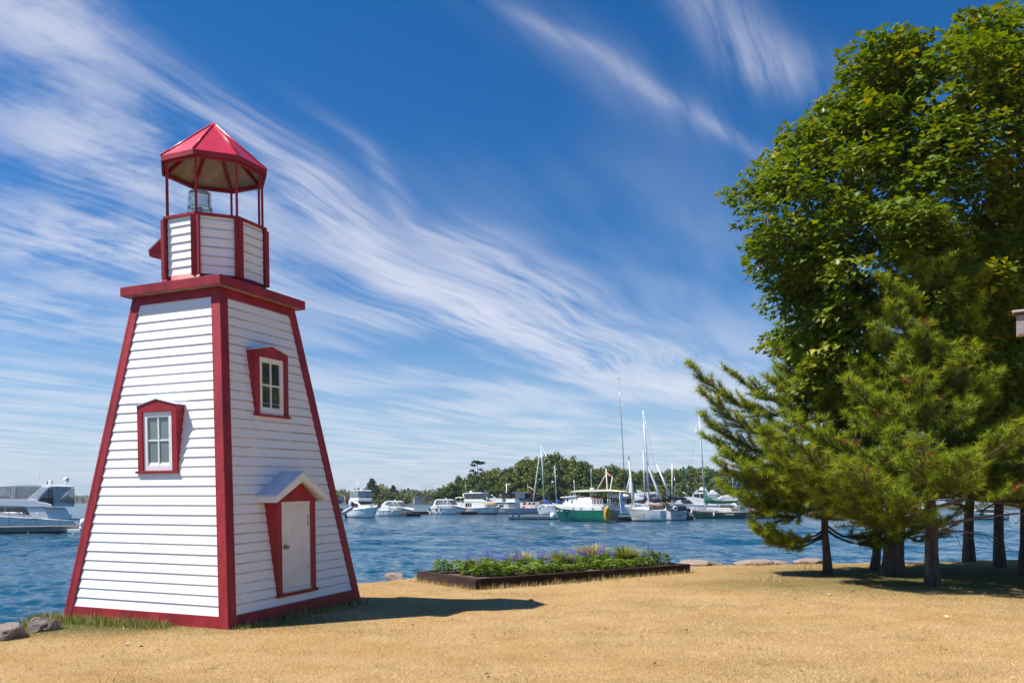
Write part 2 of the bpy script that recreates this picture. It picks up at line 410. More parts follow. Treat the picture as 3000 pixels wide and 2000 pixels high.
        p = ov(k, .715, 0); mb = MB(); mb.tube([(p.x, p.y, OZ1 + .043), (p.x, p.y, 6.60)], .024, 4, smooth=False); mb.build('post', red, root)
    mb = MB(); mb.add([ov(k, .70, OZ1 - .30) for k in range(8)], [tuple(range(8))]); mb.build('lantern_floor', under, root)
    RE, EZ, AZ = .792, 6.632, 7.327
    apex = Vector((0, 0, AZ))
    for k in range(8):
        a, b = ov(k, RE, EZ), ov(k + 1, RE, EZ)
        n = (b - a).cross(apex - a).normalized()
        mb = MB(); q = [a, b, apex]; dn = -n * .014
        mb.add(q + [v + dn for v in q], [(0, 1, 2), (5, 4, 3), (0, 3, 4, 1), (1, 4, 5, 2), (2, 5, 3, 0)], 0); pan = mb.build('roof_panel', redroof, root)
        # plywood ceiling board, set in from the fascia
        a2, b2 = ov(k, RE - .03, EZ - .004), ov(k + 1, RE - .03, EZ - .004); ap2 = Vector((0, 0, AZ - .05))
        mb = MB(); q = [a2 + dn * 1.2, b2 + dn * 1.2, ap2]
        mb.add(q + [v + dn * .6 for v in q], [(0, 1, 2), (5, 4, 3), (0, 3, 4, 1), (1, 4, 5, 2), (2, 5, 3, 0)]); mb.build('ceiling_board', under, pan)
        mb = MB(); mb.tube([ov(k, RE + .004, EZ + .006), apex + Vector((0, 0, .008))], .014, 5); mb.build('ridge_cap', redroof, root)
        mb = MB(); mb.bar(ov(k, RE - .06, EZ - .048), Vector((0, 0, AZ - .10)), .032, .05); mb.build('rafter', red, root)
        a, b = ov(k, RE + .001, 0), ov(k + 1, RE + .001, 0); c, d = ov(k + 1, RE - .028, 0), ov(k, RE - .028, 0)
        mb = MB(); mb.hexa([Vector((p.x, p.y, EZ - .070)) for p in (a, b, c, d)] + [Vector((p.x, p.y, EZ - .003)) for p in (a, b, c, d)]); mb.build('roof_fascia', red, root)
        a, b = ov(k, .745, 0), ov(k + 1, .745, 0); c, d = ov(k + 1, .69, 0), ov(k, .69, 0)
        mb = MB(); mb.hexa([Vector((p.x, p.y, EZ - .085)) for p in (a, b, c, d)] + [Vector((p.x, p.y, EZ - .035)) for p in (a, b, c, d)]); mb.build('plate_beam', red, root)
    # beacon: stepped glass drum on a collar
    gl = bpy.data.materials.new('moulded lens glass'); gl.use_nodes = True; b_ = gl.node_tree.nodes['Principled BSDF']
    t = NT(gl.node_tree); wv = t.noise(t.new('ShaderNodeTexCoord').outputs['Object'], 14, 2)
    t.put(b_.inputs['Base Color'], t.mix(wv, rgba((.62, .66, .67)), rgba((.80, .82, .83)))); b_.inputs['Roughness'].default_value = .12; b_.inputs['Transmission Weight'].default_value = .72; b_.inputs['IOR'].default_value = 1.28
    cx, cy = -.31, .02
    lens = MB().lathe([(.200, 5.55), (.200, 5.86), (.194, 6.02), (.183, 6.10), (.168, 6.12), (.166, 6.26), (.160, 6.34), (.142, 6.355), (.0, 6.36)], 24, (cx, cy, 0)).build('beacon_lens', gl, root)
    MB().lathe([(.0, 5.43), (.24, 5.43), (.24, 5.545), (.20, 5.56)], 24, (cx, cy, 0)).build('beacon_base', metal, lens)
    mb = MB(); mb.torus((cx, cy, 6.11), .176, .007, 'z', 24, 6); mb.build('lens_ring', metal, lens)
    MB().lathe([(.05, 5.56), (.06, 5.9), (.03, 6.1), (0, 6.12)], 12, (cx, cy, 0)).build('lamp', pm('lamp porcelain', (.5, .5, .48), .4), lens)
    # vent hood on the seaward panel of the lantern
    fa = R_(-135); n = Vector((math.cos(fa), math.sin(fa), 0)); tt = Vector((-n.y, n.x, 0)); D = R1 * ap + .02
    prof = [(D, 5.25), (D + .195, 5.285), (D + .205, 5.305), (D, 5.54)]
    mb = MB(); vs = [n * d + tt * u + Vector((0, 0, z)) for u in (-.14, .14) for d, z in prof]
    mb.add(vs, [(0, 1, 2, 3), (7, 6, 5, 4), (0, 4, 5, 1), (1, 5, 6, 2), (2, 6, 7, 3), (3, 7, 4, 0)]); hood = mb.build('vent_hood', red, root)
    mb = MB(); prof = [(D + .217, 5.287), (D + .223, 5.307), (D, 5.565), (D, 5.542)]; vs = [n * d + tt * u + Vector((0, 0, z)) for u in (-.16, .16) for d, z in prof]
    mb.add(vs, [(0, 1, 2, 3), (7, 6, 5, 4), (0, 4, 5, 1), (1, 5, 6, 2), (2, 6, 7, 3), (3, 7, 4, 0)]); mb.build('hood_roof', pm('grey-pink tin', (.42, .28, .26), .5), hood)

    # gabled window boxes: upright fronts standing out of the leaning walls
    def window(k, u0, u1, z0, z1, za, D, glassm, label):
        w = empty('window'); w.parent = root; w['label'] = label
        um = (u0 + u1) / 2; back = D - .24
        def P(u, d, z): return rotk((u, -d, z), k)
        def hexa(mb, u0, u1, d0, d1, z0, z1): mb.hexa([P(u, d, z) for z in (z0, z1) for u, d in ((u0, d1), (u1, d1), (u1, d0), (u0, d0))])
        fu0, fu1, fz0, fz1 = u0 + .092, u1 - .088, z0 + .004, z1 - .085
        # box cheeks
        for s, ua, ub in ((-1, u0, u0 + .02), (1, u1 - .02, u1)):
            mb = MB(); hexa(mb, ua, ub, back, D - .028, z0, z1 - .004); mb.build('cheek', red, w)
        # casing: two stiles, gable head
        for ua, ub in ((u0 - .004, fu0), (fu1, u1 + .004)):
            mb = MB(); hexa(mb, ua, ub, D - .027, D, z0, fz1); mb.build('casing', red, w, bevel=.003)
        mb = MB(); poly = [(u0 - .004, fz1 + .001), (u1 + .004, fz1 + .001), (u1 + .004, z1), (um, za), (u0 - .004, z1)]
        n_ = len(poly); vs = [P(u, D + .001, z) for u, z in poly] + [P(u, D - .027, z) for u, z in poly]
        mb.add(vs, [tuple(range(n_)), tuple(range(2 * n_ - 1, n_ - 1, -1))] + [(i, i + n_, (i + 1) % n_ + n_, (i + 1) % n_) for i in range(n_)]); mb.build('gable_head', red, w)
        for sg, (ua, za_, ub, zb_) in enumerate(((u0 - .02, z1 - .004, um, za), (um, za, u1 + .02, z1 - .004))):
            mb = MB(); off = .012 + .0006 * sg
            mb.hexa([P(ua, D + .014, za_ + .003), P(ub, D + .014, zb_ + .003), P(ub, back, zb_ + .003), P(ua, back, za_ + .003), P(ua, D + .014, za_ + off + .004), P(ub, D + .014, zb_ + off + .004), P(ub, back, zb_ + off + .004), P(ua, back, za_ + off + .004)])
            mb.build('roof_board', galv, w)
        mb = MB(); hexa(mb, u0 - .03, u1 + .03, D - .06, D + .026, z0 - .034, z0 - .001); mb.build('sill', red, w, bevel=.003)
        # white sash with muntins
        rec = D - .020; fw = .072
        for ua, ub, za_, zb_ in ((fu0, fu0 + fw, fz0, fz1), (fu1 - fw, fu1, fz0, fz1), (fu0 + fw, fu1 - fw, fz1 - fw, fz1), (fu0 + fw, fu1 - fw, fz0, fz0 + fw)):
            mb = MB(); hexa(mb, ua, ub, rec - .035, rec, za_, zb_); mb.build('sash', trimw, w, bevel=.002)
        gu0, gu1, gz0, gz1 = fu0 + fw, fu1 - fw, fz0 + fw, fz1 - fw; gm, gzm = (gu0 + gu1) / 2, gz0 + (gz1 - gz0) * .52; mw = .012
        mb = MB(); hexa(mb, gm - mw, gm + mw, rec - .030, rec - .007, gz0, gz1); mb.build('muntin', trimw, w)
        mb = MB(); hexa(mb, gu0, gu1, rec - .028, rec - .009, gzm - mw, gzm + mw); mb.build('muntin', trimw, w)
        for ua, ub in ((gu0, gm - mw), (gm + mw, gu1)):
            for za_, zb_ in ((gz0, gzm - mw), (gzm + mw, gz1)):
                mb = MB(); hexa(mb, ua, ub, rec - .026, rec - .021, za_, zb_); mb.build('pane', glassm, w)
    window(0, -.345, .372, 2.103, 3.002, 3.087, 1.196, glass, 'sunlit window box low on the seaward wall')
    window(1, -.415, .302, 2.915, 3.818, 3.902, 1.074, glassd, 'shaded window box high above the door')

    # the little door with its gable hood
    d = empty('door'); d.parent = root; D = 1.458; u0, u1, z0, z1 = -.475, .405, .36, 1.655; back = D - .30
    def P(u, dd, z): return (dd, u, z)
    def hexa(mb, u0, u1, d0, d1, z0, z1): mb.hexa([P(u, dd, z) for z in (z0, z1) for u, dd in ((u0, d1), (u1, d1), (u1, d0), (u0, d0))])
    for ua, ub in ((u0 + .004, u0 + .024), (u1 - .024, u1 - .004)):
        mb = MB(); hexa(mb, ua, ub, back, D - .031, z0, z1); mb.build('cheek', red, d)
    lu0, lu1 = u0 + .108, u1 - .118
    for ua, ub in ((u0, lu0), (lu1, u1)):
        mb = MB(); hexa(mb, ua, ub, D - .03, D, z0, z1); mb.build('casing', red, d, bevel=.003)
    um = -.03
    mb = MB(); poly = [(u0 - .05, z1 + .001), (u1 + .05, z1 + .001), (um, 1.985)]; vs = [P(D - .001, 0, 0)] * 0
    vs = [P(u, D - .001, z) for u, z in poly] + [P(u, D - .04, z) for u, z in poly]; mb.add(vs, [(0, 1, 2), (5, 4, 3), (0, 3, 4, 1), (1, 4, 5, 2), (2, 5, 3, 0)]); mb.build('gable', red, d)
    mb = MB(); hexa(mb, u0 - .02, u1 + .02, D - .06, D + .03, z0 - .045, z0 - .001); mb.build('sill', red, d, bevel=.003)
    mb = MB(); hexa(mb, lu0, lu1, D - .05, D + .012, z0, z0 + .018); mb.build('threshold', metal, d)
    leafm = pm('chalky white door paint', (.74, .71, .69), .6, .08, 2.5, .15, 40)
    mb = MB(); hexa(mb, lu0 + .004, lu1 - .03, D - .045, D - .018, z0 + .06, z1 - .035); leaf = mb.build('door_leaf', leafm, d)
    mb = MB(); hexa(mb, lu0, lu1, D - .04, D - .012, z1 - .033, z1 - .002); mb.build('head_trim', trimw, d)
    mb = MB(); hexa(mb, lu1 - .028, lu1 - .001, D - .042, D - .014, z0 + .02, z1 - .034); mb.build('jamb', trimw, d)
    mb = MB(); hexa(mb, lu0 + .01, lu1 - .035, D - .046, D - .030, z0 + .022, z0 + .058); mb.build('door_sweep', pm('dull aluminium strip', (.42, .41, .39), .5), leaf)
    kb = MB(); c = Vector((D + .0, lu0 + .075, 1.012))
    kb.tube([c - Vector((.02, 0, 0)), c + Vector((.012, 0, 0)), c + Vector((.020, 0, 0)), c + Vector((.034, 0, 0)), c + Vector((.048, 0, 0)), c + Vector((.054, 0, 0))], [.030, .030, .012, .020, .027, .014], 14); kb.build('knob', brass, leaf)
    for zz in (1.37, .66):
        mb = MB(); hexa(mb, lu1 - .058, lu1 - .031, D - .0178, D - .008, zz - .08, zz + .08); mb.build('hinge', metal, leaf)
    # gable hood: two roof slabs and white barge boards, right and left
    FR = 1.575; bw = .10
    eL, eR, ez, rz_ = (-.605, 1.735), (.545, 1.735), 1.735, 2.075
    for sg, (ue, ur) in enumerate(((-.615, um), (.555, um))):
        mb = MB(); mb.hexa([P(ue, FR + .01, ez), P(ur, FR + .01, rz_), P(ur, 1.10, rz_), P(ue, 1.10, ez), P(ue, FR + .01, ez + .018), P(ur, FR + .01, rz_ + .018 + .0006 * sg), P(ur, 1.10, rz_ + .018 + .0006 * sg), P(ue, 1.10, ez + .018)]); mb.build('roof_slab', galv, d)
        mb = MB(); mb.hexa([P(ue, FR - .025, ez - .085), P(ur, FR - .025, rz_ - .125), P(ur, FR - .024 - .02, rz_ - .125), P(ue, FR - .045, ez - .085), P(ue, FR - .025, ez - .003), P(ur, FR - .025, rz_ - .003), P(ur, FR - .045, rz_ - .003), P(ue, FR - .045, ez - .003)])
        for v in range(len(mb.v)):
            if abs(mb.v[v][0] - (FR - .025)) < 1e-6: mb.v[v] = (FR + .004 + .0005 * sg,) + mb.v[v][1:]
        mb.build('barge_board', trimw, d)
        e_out = ue; mb = MB(); hexa(mb, min(ue, ue + .02 * (1 if ue < 0 else -1)), max(ue, ue + .02 * (1 if ue < 0 else -1)), 1.10, FR - .046, ez - .085, ez - .004); mb.build('eave_board', trimw, d)
        mb = MB(); mb.hexa([P(ue + (.02 if ue < 0 else -.02), FR - .047, ez - .05), P(ur, FR - .047, rz_ - .09), P(ur, 1.15, rz_ - .09), P(ue + (.02 if ue < 0 else -.02), 1.15, ez - .05), P(ue + (.02 if ue < 0 else -.02), FR - .047, ez - .035), P(ur, FR - .047, rz_ - .075), P(ur, 1.15, rz_ - .075), P(ue + (.02 if ue < 0 else -.02), 1.15, ez - .035)]); mb.build('hood_soffit', trimw, d)
    return root
build_lighthouse()

# ------------------------------------------------------------------ ground, water, shore
SHORE = np.array([(-9.5, -12), (-8.2, 0), (-7.2, 6), (-6.6, 9.2), (-6.62, 10.4), (-6.95, 11.5), (-6.9, 13.2), (-5.9, 15.4), (-3.6, 16.75), (-2.75, 17.25), (-1.9, 18.5), (0, 20.3), (2.5, 21.1),
                  (5.2, 21.5), (8.5, 22.1), (11.5, 22.7), (15, 23.8), (22, 25.5), (40, 30), (62, 35)], float)
def shore_dist(x, y):
    """distance to the shore line, positive on land"""
    P = np.stack([x, y], -1).reshape(-1, 2); best = np.full(len(P), 1e9); sg = np.ones(len(P))
    for a, b in zip(SHORE[:-1], SHORE[1:]):
        d = b - a; L2 = d @ d; t = np.clip(((P - a) @ d) / L2, 0, 1); q = P - (a + t[:, None] * d)
        dist = np.hypot(q[:, 0], q[:, 1]); cr = d[0] * (P[:, 1] - a[1]) - d[1] * (P[:, 0] - a[0])
        m = dist < best; best[m] = dist[m]; sg[m] = np.where(cr[m] < 0, 1, -1)
    return (best * sg).reshape(np.shape(x))
def vnoise(x, y, seed=0):
    """smooth value noise in the plane"""
    xi, yi = np.floor(x).astype(np.int64), np.floor(y).astype(np.int64); fx, fy = x - xi, y - yi
    fx, fy = fx * fx * (3 - 2 * fx), fy * fy * (3 - 2 * fy)
    def h(a, b): n = (a * 374761393 + b * 668265263 + seed * 974711) & 0x7fffffff; n = ((n ^ (n >> 13)) * 1274126177) & 0x7fffffff; return ((n ^ (n >> 16)) & 0xffff) / 65535.0
    return (h(xi, yi) * (1 - fx) + h(xi + 1, yi) * fx) * (1 - fy) + (h(xi, yi + 1) * (1 - fx) + h(xi + 1, yi + 1) * fx) * fy
def fbm(x, y, seed=0, o=4):
    s = 0; a = .5
    for i in range(o): s = s + a * vnoise(x * 2 ** i, y * 2 ** i, seed + i * 17); a *= .5
    return s
def sstep(x, a, b): t = np.clip((x - a) / (b - a), 0, 1); return t * t * (3 - 2 * t)
def ground_z(x, y):
    x = np.asarray(x, float); y = np.asarray(y, float)
    d = shore_dist(x, y); z = (fbm(x * .5, y * .5, 3) - .47) * .05
    z = z - .05 * (1 - sstep(d, .1, 1.2)) - 1.75 * (1 - sstep(d, -1.25, .18)) + (fbm(x * 2.2, y * 2.2, 9) - .47) * .25 * (1 - sstep(d, -.5, .2))
    return z
def green_and_shade(x, y):
    """where the turf has kept some green: against the tower, a few patches; under the trees also darkened as painted shade"""
    d = shore_dist(x, y)
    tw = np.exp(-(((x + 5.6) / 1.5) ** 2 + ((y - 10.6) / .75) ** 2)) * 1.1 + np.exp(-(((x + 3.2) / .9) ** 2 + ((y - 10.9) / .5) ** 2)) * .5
    tr = np.exp(-(((x - 10.5) / 4.2) ** 2 + ((y - 17.4) / 3.2) ** 2)) * 1.5  # green boosted under the trees so the turf colour deepens their shade
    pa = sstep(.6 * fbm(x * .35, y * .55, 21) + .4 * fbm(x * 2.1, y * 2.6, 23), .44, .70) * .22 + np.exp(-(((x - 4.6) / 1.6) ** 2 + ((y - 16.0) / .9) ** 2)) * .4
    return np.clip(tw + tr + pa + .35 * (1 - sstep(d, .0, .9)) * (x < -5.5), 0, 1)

def lawn_material():
    m = bpy.data.materials.new('sun-dried turf'); m.use_nodes = True; t = NT(m.node_tree); b = t.n['Principled BSDF']
    tc = t.new('ShaderNodeTexCoord'); ob = tc.outputs['Object']
    a = t.new('ShaderNodeAttribute', attribute_name='tint')
    n1 = t.noise(ob, 1.1, 5, .6); n2 = t.noise(ob, 38.0, 4, .7); n3 = t.noise(ob, 160.0, 2, .6)
    mo = t.ss(n1, .35, .7)
    c = t.mix(mo, rgba((.60, .42, .20)), rgba((.50, .31, .125)))
    c = t.mix(t.ss(n2 * .6 + n3 * .4, .36, .62), rgba((.30, .18, .07)), c)
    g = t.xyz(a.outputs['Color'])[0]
    c = t.mix(g * .85, c, t.mix(n2, rgba((.035, .04, .012)), rgba((.10, .10, .03))))  # this dark green also paints extra shade into the turf beneath the trees
    bank = t.xyz(a.outputs['Color'])[1]
    c = t.mix(bank, c, t.mix(n2, rgba((.09, .075, .06)), rgba((.22, .19, .16))))
    t.put(b.inputs['Base Color'], c); b.inputs['Roughness'].default_value = .95; b.inputs['Specular IOR Level'].default_value = .1
    bp = t.new('ShaderNodeBump'); bp.inputs['Strength'].default_value = .8; bp.inputs['Distance'].default_value = .03
    t.put(bp.inputs['Height'], n2 * .7 + n3 * .4); t.l.new(bp.outputs[0], b.inputs['Normal'])
    return m
def build_lawn():
    xs = np.concatenate([np.arange(-16, -9, .5), np.arange(-9, 17, .2), np.arange(17, 62, .9)]); ys = np.concatenate([np.arange(-10, 5, .6), np.arange(5, 26, .2), np.arange(26, 37, .5)])
    X, Y = np.meshgrid(xs, ys); Z = ground_z(X, Y); n, m = X.shape
    i = np.arange(n * m).reshape(n, m); q = np.stack([i[:-1, :-1], i[:-1, 1:], i[1:, 1:], i[1:, :-1]], -1).reshape(-1, 4)
    D = shore_dist(X, Y).ravel(); keep = (D[q] > -2.2).any(1)
    col = np.zeros((n * m, 3)); col[:, 0] = green_and_shade(X, Y).ravel(); col[:, 1] = 1 - sstep(D, -.12, .12)
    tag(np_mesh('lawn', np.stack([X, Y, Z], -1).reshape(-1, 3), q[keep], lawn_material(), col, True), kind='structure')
build_lawn()

def water_material():
    m = bpy.data.materials.new('wind-rippled lake water'); m.use_nodes = True; t = NT(m.node_tree); b = t.n['Principled BSDF']
    ob = t.new('ShaderNodeTexCoord').outputs['Object']; x, y, z = t.xyz(ob)
    ca, sa = math.cos(R_(20)), math.sin(R_(20)); u, v = x * ca + y * sa, y * ca - x * sa
    p = t.vec(u * .62, v, 0.0)
    gust = t.noise(t.vec(x * .02, y * .05, 0.0), 1.0, 3, .5)
    h = t.noise(p, .55, 3, .55) * .12 + t.noise(p, 1.7, 2, .55) * .15 + t.noise(p, 5.5, 2, .5) * .024
    h = h * (t.ss(t.noise(t.vec(u * .42, v * .20, 0.0), 1.0, 3, .6), .30, .70) * 1.5 + .25)      # gusts rough the surface in streaks
    rad = t.math('SQRT', x * x + y * y)
    h = h * (gust * .8 + .5) * (t.ss(rad, 22.0, 75.0) * 1.1 + .55)     # beyond the modelled chop the ripples carry all of the slope
    bp = t.new('ShaderNodeBump'); bp.inputs['Strength'].default_value = 1.0; bp.inputs['Distance'].default_value = 1.0
    t.put(bp.inputs['Height'], h); t.l.new(bp.outputs[0], b.inputs['Normal'])
    t.put(b.inputs['Base Color'], t.mix(gust, rgba((.006, .050, .090)), rgba((.012, .078, .135))))
    b.inputs['Roughness'].default_value = .10; b.inputs['IOR'].default_value = 1.33; b.inputs['Specular IOR Level'].default_value = .5
    return m
def build_water():
    rows = np.concatenate([2211.0 / np.arange(360, 172, -6.0), 2211.0 / np.arange(170, 12, -.5)]); rows = np.concatenate([rows, np.geomspace(rows[-1] * 1.2, 14000, 30)])
    ang = np.radians(np.concatenate([np.linspace(-115, -40, 18), np.linspace(-37, 37, 440), np.linspace(40, 115, 18)]))
    Rr, A = np.meshgrid(rows, ang, indexing='ij'); X, Y = Rr * np.sin(A), Rr * np.cos(A)
    # the spent wake of a passing boat: two low ridges
    def ridge(y0, k, amp, w): return amp * np.exp(-((Y - (y0 + k * X + 3 * (vnoise(X * .05, Y * 0, 4) - .5))) / w) ** 2) * sstep(Rr, 25, 40)
    Z = WATER_Z + ridge(54, -.10, .10, 1.5) + ridge(66, -.06, .08, 1.8) + ridge(88, .02, .06, 2.0)
    # wind chop: many short crests rolling in from the open lake, each only where the sheet is fine enough to carry it
    g = np.random.default_rng(8); gap = np.gradient(rows)[:, None] + 0 * Rr
    for i in range(34):
        lam = 10 ** g.uniform(-.50, .12); th = R_(90 + 18 + g.normal(0, 30)); kx, ky = 2 * np.pi / lam * math.cos(th), 2 * np.pi / lam * math.sin(th); ph = g.uniform(0, 6.28)
        env = .5 + vnoise(X / (lam * 5) + i * 7.3, Y / (lam * 5), i); s = np.sin(kx * X + ky * Y + ph + 1.2 * vnoise(X / (lam * 3), Y / (lam * 3), 40 + i))
        Z = Z + (.0092 * lam) * env * (s + .35 * s * s) * np.clip((lam / (gap + 1e-6) - 1.6) / 1.5, 0, 1) * sstep(300 - Rr, 0, 100)
    for i in range(22):
        lam = 10 ** g.uniform(.30, .85); th = R_(90 + 14 + g.normal(0, 24)); kx, ky = 2 * np.pi / lam * math.cos(th), 2 * np.pi / lam * math.sin(th); ph = g.uniform(0, 6.28)
        env = .3 + 1.2 * vnoise(X / (lam * 3) + i * 3.1, Y / (lam * 4), 70 + i); s = np.sin(kx * X + ky * Y + ph + 1.6 * vnoise(X / (lam * 2), Y / (lam * 2), 90 + i))
        Z = Z + (.0065 * lam) * env * (s + .35 * s * s) * np.clip((lam / (gap + 1e-6) - 1.6) / 1.5, 0, 1) * sstep(Rr, 26, 60) * sstep(300 - Rr, 0, 100)
    Z = np.where(Rr < 400, Z + (fbm(X * .35, Y * .35, 5, 3) - .45) * .08 * sstep(60 - Rr, 0, 40), Z)
    n, m = X.shape; i = np.arange(n * m).reshape(n, m); q = np.stack([i[:-1, :-1], i[:-1, 1:], i[1:, 1:], i[1:, :-1]], -1).reshape(-1, 4)
    o = np_mesh('water', np.stack([X, Y, Z], -1).reshape(-1, 3), q[:, ::-1], water_material(), None, True); tag(o, kind='structure')
build_water()

# ---- blades of the dry turf, greener in patches, and darkened under the trees to paint deeper shade
def grass_blades(name, x, y, length, width, col, lean, matname='dry grass blades', zoff=0.0, kind='stuff'):
    n = len(x); z = ground_z(x, y) + zoff
    az = RNG.uniform(0, 2 * np.pi, n); dx, dy = np.cos(az), np.sin(az); fa = RNG.uniform(0, 2 * np.pi, n)
    b = np.stack([x, y, z - .004], -1); tip = b + np.stack([dx * length * np.sin(lean), dy * length * np.sin(lean), length * np.cos(lean)], -1)
    s = np.stack([np.cos(fa) * width / 2, np.sin(fa) * width / 2, 0 * width], -1)
    v = np.stack([b - s, b + s, tip], 1).reshape(-1, 3); tr = np.arange(3 * n).reshape(-1, 3)
    o = np_mesh(name, v, tr, tint_mat(matname, .8, .25, .15), np.repeat(col, 3, 0)); return o
STRAW = np.array([(.86, .64, .36), (.80, .57, .30), (.92, .74, .47), (.68, .45, .21), (.80, .60, .34), (.52, .36, .17)])
GREEN = np.array([(.12, .17, .03), (.17, .21, .045), (.24, .25, .07), (.08, .13, .02)])
def build_turf():
    n = 560000
    Y = np.sqrt(RNG.uniform(5.6 ** 2, 24 ** 2, n)); Y = np.where(RNG.random(n) < .4, RNG.uniform(5.6, 15, n), Y)
    X = RNG.uniform(-.72, .72, n) * Y + RNG.uniform(-.3, .3, n)
    d = shore_dist(X, Y); k = d > .0
    lx = (X + 4.43) * .921 - (Y - 12.28) * .389; ly = (X + 4.43) * .389 + (Y - 12.28) * .921
    k &= ~((np.abs(lx) < 1.47) & (np.abs(ly) < 1.47))
    q = np.stack([X + .675, Y - 15.0], -1); s = (q @ np.array([4.8, 3.6])) / 36; tt = (q @ np.array([-3.6, 4.8])) / 36
    k &= ~((s > -.01) & (s < 1.01) & (tt > -.01) & (tt < .37))
    X, Y = X[k], Y[k]; n = len(X); g = green_and_shade(X, Y)
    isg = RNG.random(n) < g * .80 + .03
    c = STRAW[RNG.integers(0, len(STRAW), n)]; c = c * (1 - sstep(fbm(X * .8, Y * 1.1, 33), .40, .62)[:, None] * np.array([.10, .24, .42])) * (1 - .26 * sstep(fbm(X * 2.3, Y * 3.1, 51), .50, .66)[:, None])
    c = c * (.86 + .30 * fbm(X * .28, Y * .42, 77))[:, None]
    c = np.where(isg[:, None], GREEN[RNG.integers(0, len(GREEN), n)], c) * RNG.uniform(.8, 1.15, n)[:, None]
    ln = RNG.uniform(.02, .05, n) * (1 + .5 * isg); w = RNG.uniform(.003, .0065, n)
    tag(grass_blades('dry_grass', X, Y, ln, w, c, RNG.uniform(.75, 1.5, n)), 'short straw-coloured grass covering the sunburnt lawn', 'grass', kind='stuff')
build_turf()
def tuft_patch(name, label, pts, n, lo, hi, green=.7, spread=.12):
    P = np.array(pts); i = RNG.integers(0, len(P), n); x = P[i, 0] + RNG.normal(0, spread, n); y = P[i, 1] + RNG.normal(0, spread, n)
    lx = (x + 4.43) * .921 - (y - 12.28) * .389; ly = (x + 4.43) * .389 + (y - 12.28) * .921
    k = ~((np.abs(lx) < 1.53) & (np.abs(ly) < 1.53)); x, y = x[k], y[k]; n = len(x)
    c = np.where((RNG.random(n) < green)[:, None], GREEN[RNG.integers(0, 4, n)] * 1.1, STRAW[RNG.integers(0, 6, n)]) * RNG.uniform(.8, 1.2, n)[:, None]
    o = grass_blades(name, x, y, RNG.uniform(lo, hi, n) * RNG.uniform(.5, 1, n), RNG.uniform(.005, .010, n), c, np.abs(RNG.normal(.35, .3, n)), 'green grass blades')
    return tag(o, label, 'grass', kind='stuff')
def tw(u, v): return (-4.434 + u * .921 + v * .389, 12.276 - u * .389 + v * .921)
tuft_patch('grass_tufts', 'long green grass growing along the foot of the lighthouse on its sunlit side', [tw(u, -1.66 - abs(random.gauss(0, .08))) for u in np.linspace(-1.7, .55, 26)] + [tw(-1.75, -1.5), tw(-1.8, -1.62), tw(-1.85, -1.6), tw(-1.8, -1.5), tw(-1.72, -1.75), tw(-1.4, -1.7), tw(-.9, -1.8), tw(.3, -1.68)] , 7000, .04, .17, .85, .10)
tuft_patch('grass_tufts', 'dark short grass in the shade beneath the lighthouse door', [tw(1.62, v) for v in np.linspace(-1.4, 1.5, 20)], 1700, .05, .16, .75, .06)
PF = np.array([-.675, 15.0]); PS = np.array([.8, .6]); PT = np.array([-.6, .8])
def pl(s, t): q = PF + PS * s + PT * t; return (q[0], q[1])
tuft_patch('grass_tufts', 'wispy dry grass along the timber edge of the flower bed', [pl(s, -.08) for s in np.linspace(.1, 6, 40)] + [pl(-.08, t) for t in np.linspace(0, 2.2, 12)], 2600, .05, .17, .4, .05)
tuft_patch('weed_tufts', 'sparse dry weeds on the lawn near the young pine', [tuple(on(px, py)[:2]) for px, py in ((2250, 1695), (2265, 1702), (2110, 1655), (2215, 1658), (2235, 1700), (2345, 1664), (2370, 1664))], 500, .06, .26, .3, .10)
rr_ = random.Random(5)
tuft_patch('weed_tufts', 'low green and straw weed tufts dotted over the open lawn', [(x, y) for x, y in ((rr_.uniform(-.55, .6) * q, q) for q in (rr_.uniform(7.2, 16) for _ in range(60))) if x > -2.6 or y < 9.6], 2600, .02, .065, .45, .10)
tuft_patch('bank_grass', 'green grass fringe on the shore behind the boulders', [(-6.5, 9.4), (-6.45, 9.9), (-6.3, 9.0), (-6.55, 10.9), (-6.6, 11.1)], 1300, .08, .26, .8, .12)

# ---- boulders
def granite():
    m = bpy.data.materials.new('pink granite'); m.use_nodes = True; t = NT(m.node_tree); b = t.n['Principled BSDF']
    ob = t.new('ShaderNodeTexCoord').outputs['Object']
    n1 = t.noise(ob, 3.0, 5, .6); n2 = t.noise(ob, 42.0, 4, .7)
    c = t.mix(t.ss(n1, .35, .65), rgba((.36, .22, .17)), rgba((.38, .33, .30)))
    c = t.mix(t.ss(n2, .50, .60), c, rgba((.10, .085, .08))); c = t.mix(t.ss(n2, .60, .72) * .0 + t.ss(t.noise(ob, 60.0, 2, .5), .62, .7), c, rgba((.62, .55, .50)))
    t.put(b.inputs['Base Color'], c); b.inputs['Roughness'].default_value = .85
    bp = t.new('ShaderNodeBump'); bp.inputs['Strength'].default_value = .9; bp.inputs['Distance'].default_value = .05
    t.put(bp.inputs['Height'], n2 * .5 + n1); t.l.new(bp.outputs[0], b.inputs['Normal']); return m
GRANITE = granite()
